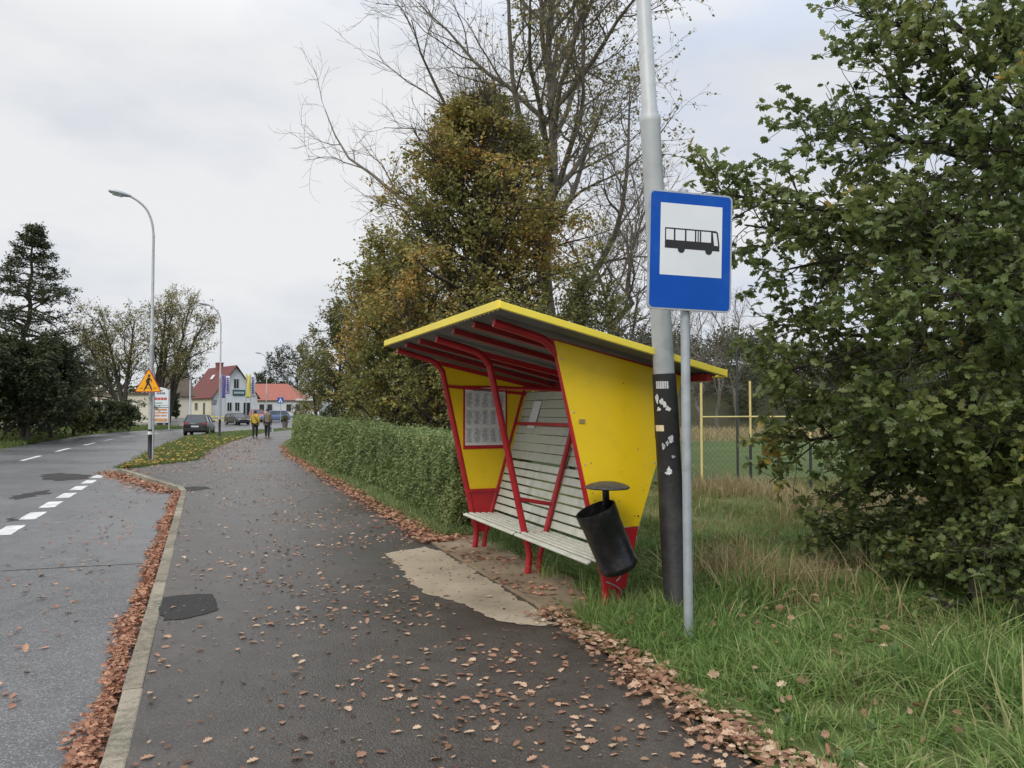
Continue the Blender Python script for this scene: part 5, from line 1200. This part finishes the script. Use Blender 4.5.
# ------------------------------------------------------------------ people
def skin(name, J, E, m, parent, sub=2, root=0):
    keys = list(J); me = bpy.data.meshes.new(name); me.from_pydata([J[k][0] for k in keys], [(keys.index(a), keys.index(b_)) for a, b_ in E], []); me.update()
    o = link(name, me, m, parent); o.modifiers.new('skin', 'SKIN')
    for i, k in enumerate(keys):
        rr = J[k][1]; sv = me.skin_vertices[0].data[i]; sv.radius = rr if isinstance(rr, tuple) else (rr, rr); sv.use_root = (i == root)
    s_ = o.modifiers.new('smooth', 'SUBSURF'); s_.levels = sub; s_.render_levels = sub
    return o
def person(pos, heading, label, h, jacket, trousers, hairm, capm=None, long_coat=.52, ln=.12, wide=1.0, hair_long=False):
    r = empty('person', pos, label, 'person', 'people walking away along the path', rz=heading); k = h / 1.75
    def v(x, y, z): return (x * k, y * k, z * k)      # x to the right, y forward
    J = {'pel': (v(0, 0, .95), (.15 * k, .11 * k)), 'bel': (v(0, 0, 1.10), (.14 * k, .10 * k)), 'che': (v(0, -.01, 1.30), (.16 * k, .11 * k)), 'nec': (v(0, 0, 1.47), .055 * k), 'hed': (v(0, .02, 1.60), (.075 * k, .09 * k)), 'cro': (v(0, .015, 1.70), (.055 * k, .065 * k))}
    E = [('pel', 'bel'), ('bel', 'che'), ('che', 'nec'), ('nec', 'hed'), ('hed', 'cro')]
    for s_, n in ((-1, 'l'), (1, 'r')):
        f = ln * s_
        J.update({'hip' + n: (v(.09 * s_, 0, .88), .085 * k), 'kne' + n: (v(.095 * s_, f * .8 + .03, .48), .058 * k), 'ank' + n: (v(.09 * s_, f * 1.2 - (.06 if f < 0 else 0), .09), .042 * k), 'toe' + n: (v(.10 * s_, f * 1.2 + .13, .04), .038 * k),
                  'sho' + n: (v(.17 * s_, 0, 1.40), .06 * k), 'elb' + n: (v(.235 * s_, -.04 - f * .3, 1.12), .045 * k), 'wri' + n: (v(.23 * s_, .06 - f * .6, .88), .032 * k), 'han' + n: (v(.225 * s_, .08 - f * .7, .80), .034 * k), 'fin' + n: (v(.22 * s_, .09 - f * .7, .72), .02 * k)})
        E += [('pel', 'hip' + n), ('hip' + n, 'kne' + n), ('kne' + n, 'ank' + n), ('ank' + n, 'toe' + n), ('che', 'sho' + n), ('sho' + n, 'elb' + n), ('elb' + n, 'wri' + n), ('wri' + n, 'han' + n), ('han' + n, 'fin' + n)]
    skin('body', J, E, M['skin'], r)
    JJ = {q: (J[q][0], tuple(np.array(J[q][1]) * 1.25 * wide + .01) if isinstance(J[q][1], tuple) else J[q][1] * 1.35 + .008) for q in ('bel', 'che')}
    JJ['hem'] = (v(0, -.01, long_coat + .25), (.20 * k * wide, .15 * k * wide)); JJ['col'] = (v(0, 0, 1.46), .075 * k)
    EE = [('bel', 'che'), ('bel', 'hem'), ('che', 'col')]
    for n in 'lr':
        for q in ('sho', 'elb', 'wri'): JJ[q + n] = (J[q + n][0], J[q + n][1] * 1.4 + .008)
        EE += [('che', 'sho' + n), ('sho' + n, 'elb' + n), ('elb' + n, 'wri' + n)]
    skin('jacket', JJ, EE, jacket, r)
    JT = {'pel': (J['pel'][0], (.16 * k, .12 * k))}; ET = []
    for n in 'lr':
        for q in ('hip', 'kne', 'ank'): JT[q + n] = (tuple(np.array(J[q + n][0]) - [0, 0, .045 if q == 'ank' else 0]), J[q + n][1] * 1.28 + .01)
        ET += [('pel', 'hip' + n), ('hip' + n, 'kne' + n), ('kne' + n, 'ank' + n)]
    skin('trousers', JT, ET, trousers, r)
    for n in 'lr': skin('shoe', {'a': (v(*(np.array(J['ank' + n][0]) / k + [0, -.02, -.035])), .05 * k), 'b': (v(*(np.array(J['toe' + n][0]) / k + [0, .02, 0])), .042 * k)}, [('a', 'b')], M['black'], r)
    H = {'a': (v(0, -.025, 1.54 if hair_long else 1.60), (.10 * k, .09 * k)), 'b': (v(0, -.005, 1.66), (.112 * k, .12 * k)), 'c': (v(0, .005, 1.745), (.085 * k, .10 * k))}
    skin('cap' if capm else 'hair', H, [('a', 'b'), ('b', 'c')], capm or hairm, r)
    return r, v, J
M['skin'] = mat('skin', (.42, .24, .17), .6, var=.05)
hairm = mat('dark_hair', (.03, .022, .018), .7, var=.3); J_y = mat('yellow_jacket', (.52, .36, .035), .75, var=.15, scale=9); J_t = mat('taupe_jacket', (.20, .165, .125), .8, var=.15, scale=9); TR = mat('black_trousers', (.014, .014, .016), .8, var=.2)
g = G(255.0, 437.2); hd = math.radians(12)
r, v, J = person(g, hd, 'person with dark hair in a yellow jacket walking away, dark bag strap over the back', 1.66, J_y, TR, hairm, None, .50, .10, 1.12, True)
b = MB(); b.tube(smoothline([v(-.10, .05, 1.47), v(-.08, -.10, 1.44), v(.04, -.185, 1.22), v(.17, -.17, 1.02)], 12), .016, 6); b.build('bag_strap', M['black'], r)
g2 = G(267.3, 437.0)
r2_, v, J = person(g2, hd, 'person in a taupe jacket, dark cap and black trousers walking beside the yellow jacket', 1.76, J_t, TR, hairm, mat('dark_cap', (.02, .024, .03), .8), .42, -.11, 1.02)
hw_ = np.array(J['finr'][0]); ch, sh = math.cos(hd), math.sin(hd); hp = np.array(g2) + np.array([hw_[0] * ch - hw_[1] * sh, hw_[0] * sh + hw_[1] * ch, hw_[2]])
b = MB(hp); b.hexa([hp + [-.14, -.07, -.42], hp + [.14, -.07, -.42], hp + [.14, .07, -.42], hp + [-.14, .07, -.42], hp + [-.12, -.02, -.1], hp + [.12, -.02, -.1], hp + [.12, .02, -.1], hp + [-.12, .02, -.1]])
bagm = empty('carrier_bag', hp, 'pale carrier bag hanging from the hand of the person in taupe', 'bag'); bb_ = b.build('bag_body', mat('bag_plastic', (.55, .57, .58), .5, var=.1), bagm, bevel=.03)
b = MB(hp); b.tube(smoothline([hp + [-.08, 0, -.11], hp + [-.05, 0, -.01], hp + [0, 0, .02], hp + [.05, 0, -.01], hp + [.08, 0, -.11]], 12), .008, 6); b.build('handle', M['white'], bagm)

# ------------------------------------------------------------------ roadside boards, banners, signs
M['orangeprint'] = mat('orange_print', (.55, .28, .13), .6, var=.25, scale=3); M['redprint'] = mat('red_print', (.50, .10, .09), .6, var=.2); M['greenprint'] = mat('green_print', (.25, .38, .30), .6, var=.2); M['purple'] = mat('purple_cloth', (.12, .09, .32), .7, var=.1); M['yellowcloth'] = mat('yellow_cloth', (.68, .58, .12), .7, var=.08); M['whitecloth'] = mat('white_cloth', (.62, .62, .66), .7, var=.06)
Ya = 70.0; ac = np.array([(161 - 512) / 800 * Ya, Ya, .18]); pxm = Ya / 800
ab = empty('advert_board', ac, 'tall white roadside advertising board with red and orange printed panels', 'advertising board')
zt = lambda py: EYE + (412 - py) * pxm
b = MB(ac); hwid = 7.6 * pxm
for s_ in (-1, 1): b.box(ac + [s_ * (hwid + .05), .05, (zt(389) - .18) / 2 - .1], (.09, .09, zt(389) - .18 + .2))
b.build('post', M['galv'], ab)
arc = [(-hwid, zt(422.5)), (hwid, zt(422.5)), (hwid, zt(390.5)), (hwid * .6, zt(388.3)), (0, zt(387.3)), (-hwid * .6, zt(388.3)), (-hwid, zt(390.5))]
b = MB(ac); b.prism([ac * [1, 1, 0] + [u, -.03, z] for u, z in arc], (0, .06, 0)); pn = b.build('board_panel', M['white'], ab)
def rows(name, m, items):
    b = MB(ac)
    for x0, x1, y0, y1 in items: b.box(ac * [1, 1, 0] + [(x0 + x1) / 2 * hwid, -.036, (zt(y0) + zt(y1)) / 2], ((x1 - x0) * hwid, .008, abs(zt(y0) - zt(y1))))
    return b.build(name, m, pn)
rows('printed_heading', M['ink'], [(-.55, -.42, 392.3, 394.4), (-.36, -.2, 392.3, 394.4), (-.14, .05, 392.3, 394.4), (.10, .25, 392.3, 394.4), (.3, .55, 392.3, 394.4), (-.3, .25, 390.2, 391.2)])
rows('red_panel', M['redprint'], [(-.8, -.45, 397.5, 400), (-.4, -.05, 397.5, 400), (0, .35, 397.5, 400), (.4, .8, 397.5, 400)])
rows('green_panel', M['greenprint'], [(-.9, .9, 405.0, 405.6), (-.8, .2, 402.5, 403.6)]); rows('divider', M['ink'], [(-1, 1, 407.1, 407.9)])
rows('orange_panel', M['orangeprint'], [(-.85, .85, 408.8, 410.6), (-.9, .9, 412.0, 413.4), (-.85, -.1, 414.6, 416.6), (0, .8, 414.8, 416.4), (-.9, .9, 418.4, 421.6)])
def banner(px, pt, pb, Yd, m, m2, wpx, label, gz=.1):
    k = Yd / 800; o = np.array([(px - 512) * k, Yd, gz]); r = empty('banner', o, label, 'banner', 'tall banners by the house'); zt_ = EYE + (412 - pt) * k; zb_ = EYE + (412 - pb) * k
    b = MB(o); b.tube([o, [o[0], o[1], zt_ + .15]], .045, 8); b.build('pole', M['galv'], r)
    n = 14; vs = []; w_ = wpx * k
    for i in range(n):
        z = zt_ + (zb_ - zt_) * i / (n - 1)
        for j in range(5): vs.append((o[0] + .06 + w_ * j / 4, o[1] + .12 * math.sin(j * 1.3 + i * .35), z))
    q = [(i * 5 + j, i * 5 + j + 1, (i + 1) * 5 + j + 1, (i + 1) * 5 + j) for i in range(n - 1) for j in range(4)]
    fl_ = build('cloth', np.array(vs), [np.array(q)], m, r, smooth=True, origin=o); sm = fl_.modifiers.new('thick', 'SOLIDIFY'); sm.thickness = .012
    if m2:
        b = MB(o); lw = w_ * .42
        for i in range(7):
            z = zt_ + (zb_ - zt_) * (.14 + i * .11); b.box((o[0] + .06 + w_ * .5, o[1] - .16, z), (lw, .03, abs(zt_ - zb_) * .075))
        b.build('lettering', m2, fl_)
banner(221.6, 375, 398, 104, M['purple'], None, 3.2, 'plain purple banner left of the white one with lettering')
banner(225.2, 376, 394, 105, M['whitecloth'], M['purple'], 4.4, 'white banner with purple lettering beside the purple banner')
banner(246.0, 374.5, 398, 104, M['yellowcloth'], None, 3.6, 'plain yellow banner at the corner of the white house')
banner(250.4, 375, 397, 105, M['whitecloth'], M['purple'], 4.2, 'white banner with purple lettering beside the yellow banner')
k = 100 / 800; o = np.array([(190 - 512) * k, 100, .1]); r = empty('flagpole', o, 'bare white flagpole in front of the maroon roof', 'flagpole')
b = MB(o); b.tube([o, [o[0], o[1], EYE + 57 * k]], [.09, .06], 10); b.build('pole', M['whitecloth'], r, smooth=True); b = MB(o); b.tube([[o[0], o[1], EYE + 57 * k - .02], [o[0], o[1], EYE + 57 * k + .12]], [.09, .03], 10); b.build('finial', M['galv'], r)
k = 88 / 800; o = np.array([(280.7 - 512) * k, 88, -.02]); r = empty('crossing_sign', o, 'square blue pedestrian crossing sign with a white triangle on a thin post', 'road sign')
b = MB(o); b.tube([o, [o[0], o[1], EYE + 15 * k]], .035, 8); b.build('post', M['galv'], r)
zc = EYE + 11.5 * k; b = MB(o); b.box((o[0], o[1] - .06, zc), (.66, .03, .66)); sg_ = b.build('sign_panel', M['blue'], r, bevel=.01)
b = MB(o); b.prism([(o[0] - .26, o[1] - .079, zc - .22), (o[0] + .26, o[1] - .079, zc - .22), (o[0], o[1] - .079, zc + .25)], (0, -.006, 0)); b.build('triangle', M['white'], sg_)
b = MB(o); b.box((o[0], o[1] - .089, zc - .08), (.06, .004, .18)); b.box((o[0] - .06, o[1] - .089, zc - .16), (.04, .004, .10)); b.box((o[0] + .06, o[1] - .089, zc - .16), (.04, .004, .10)); b.build('figure', M['black'], sg_)
k = 96 / 800; o = np.array([(214.3 - 512) * k, 96, .05]); r = empty('notice_board', o, 'small dark board on a thin post by the corner of the white house', 'sign')
b = MB(o); b.tube([o, [o[0], o[1], EYE + 12 * k]], .04, 8); b.build('post', M['galv'], r); b = MB(o); b.box((o[0], o[1] - .07, EYE + 9.5 * k), (.60, .05, .60)); pb_ = b.build('board', mat('slate_board', (.10, .12, .13), .5), r); b = MB(o); b.box((o[0], o[1] - .10, EYE + 9.5 * k), (.46, .012, .44)); b.build('face', M['ink'], pb_)
# low yellow railing in front of the house, planter by the path's end
k = 100 / 800; o = np.array([(219 - 512) * k, 101, .1]); r = empty('yellow_railing', o, 'low yellow railing between the grey car and the black car', 'railing')
b = MB(o)
for z in (.45, .85): b.bar(o + [-1.9, 0, z], o + [1.2, .0, z], .06, .12)
b.build('rail', M['yellowcloth'], r)
for x in (-1.8, -.35, 1.1): b = MB(o); b.box(o + [x, 0, .45], (.09, .09, 1.0)); b.build('post', M['yellowcloth'], r)
g = np.array([(285.2 - 512) / 800 * 78, 78, 0]); r = empty('planter', g, 'brown tub planter with a small shrub at the end of the path', 'planter')
b = MB(g); b.tube([g, g + [0, 0, .1], g + [0, 0, .62], g + [0, 0, .66], g + [0, 0, .60]], [.22, .23, .29, .31, .2], 16); b.build('tub', mat('brown_tub', (.13, .10, .085), .8, var=.2), r, smooth=True)
nl = 700; d_ = unit(rng.normal(size=(nl, 3))) * (rng.random((nl, 1)) ** .4) * np.array([.36, .36, .38]); leaves('shrub', 'oval', g + [0, 0, .95] + d_, rng.uniform(.06, .12, nl), L_OLIVE, r, origin=g)

# ------------------------------------------------------------------ render settings
vs_ = sc.view_settings; vs_.view_transform = 'Standard'; vs_.look = 'None'; vs_.exposure = 0.0; vs_.gamma = 1.0; vs_.use_curve_mapping = False
sc.cycles.max_bounces = 6; sc.cycles.diffuse_bounces = 3; sc.cycles.glossy_bounces = 2; sc.cycles.transmission_bounces = 4; sc.cycles.transparent_max_bounces = 6
sc.cycles.use_denoising = True
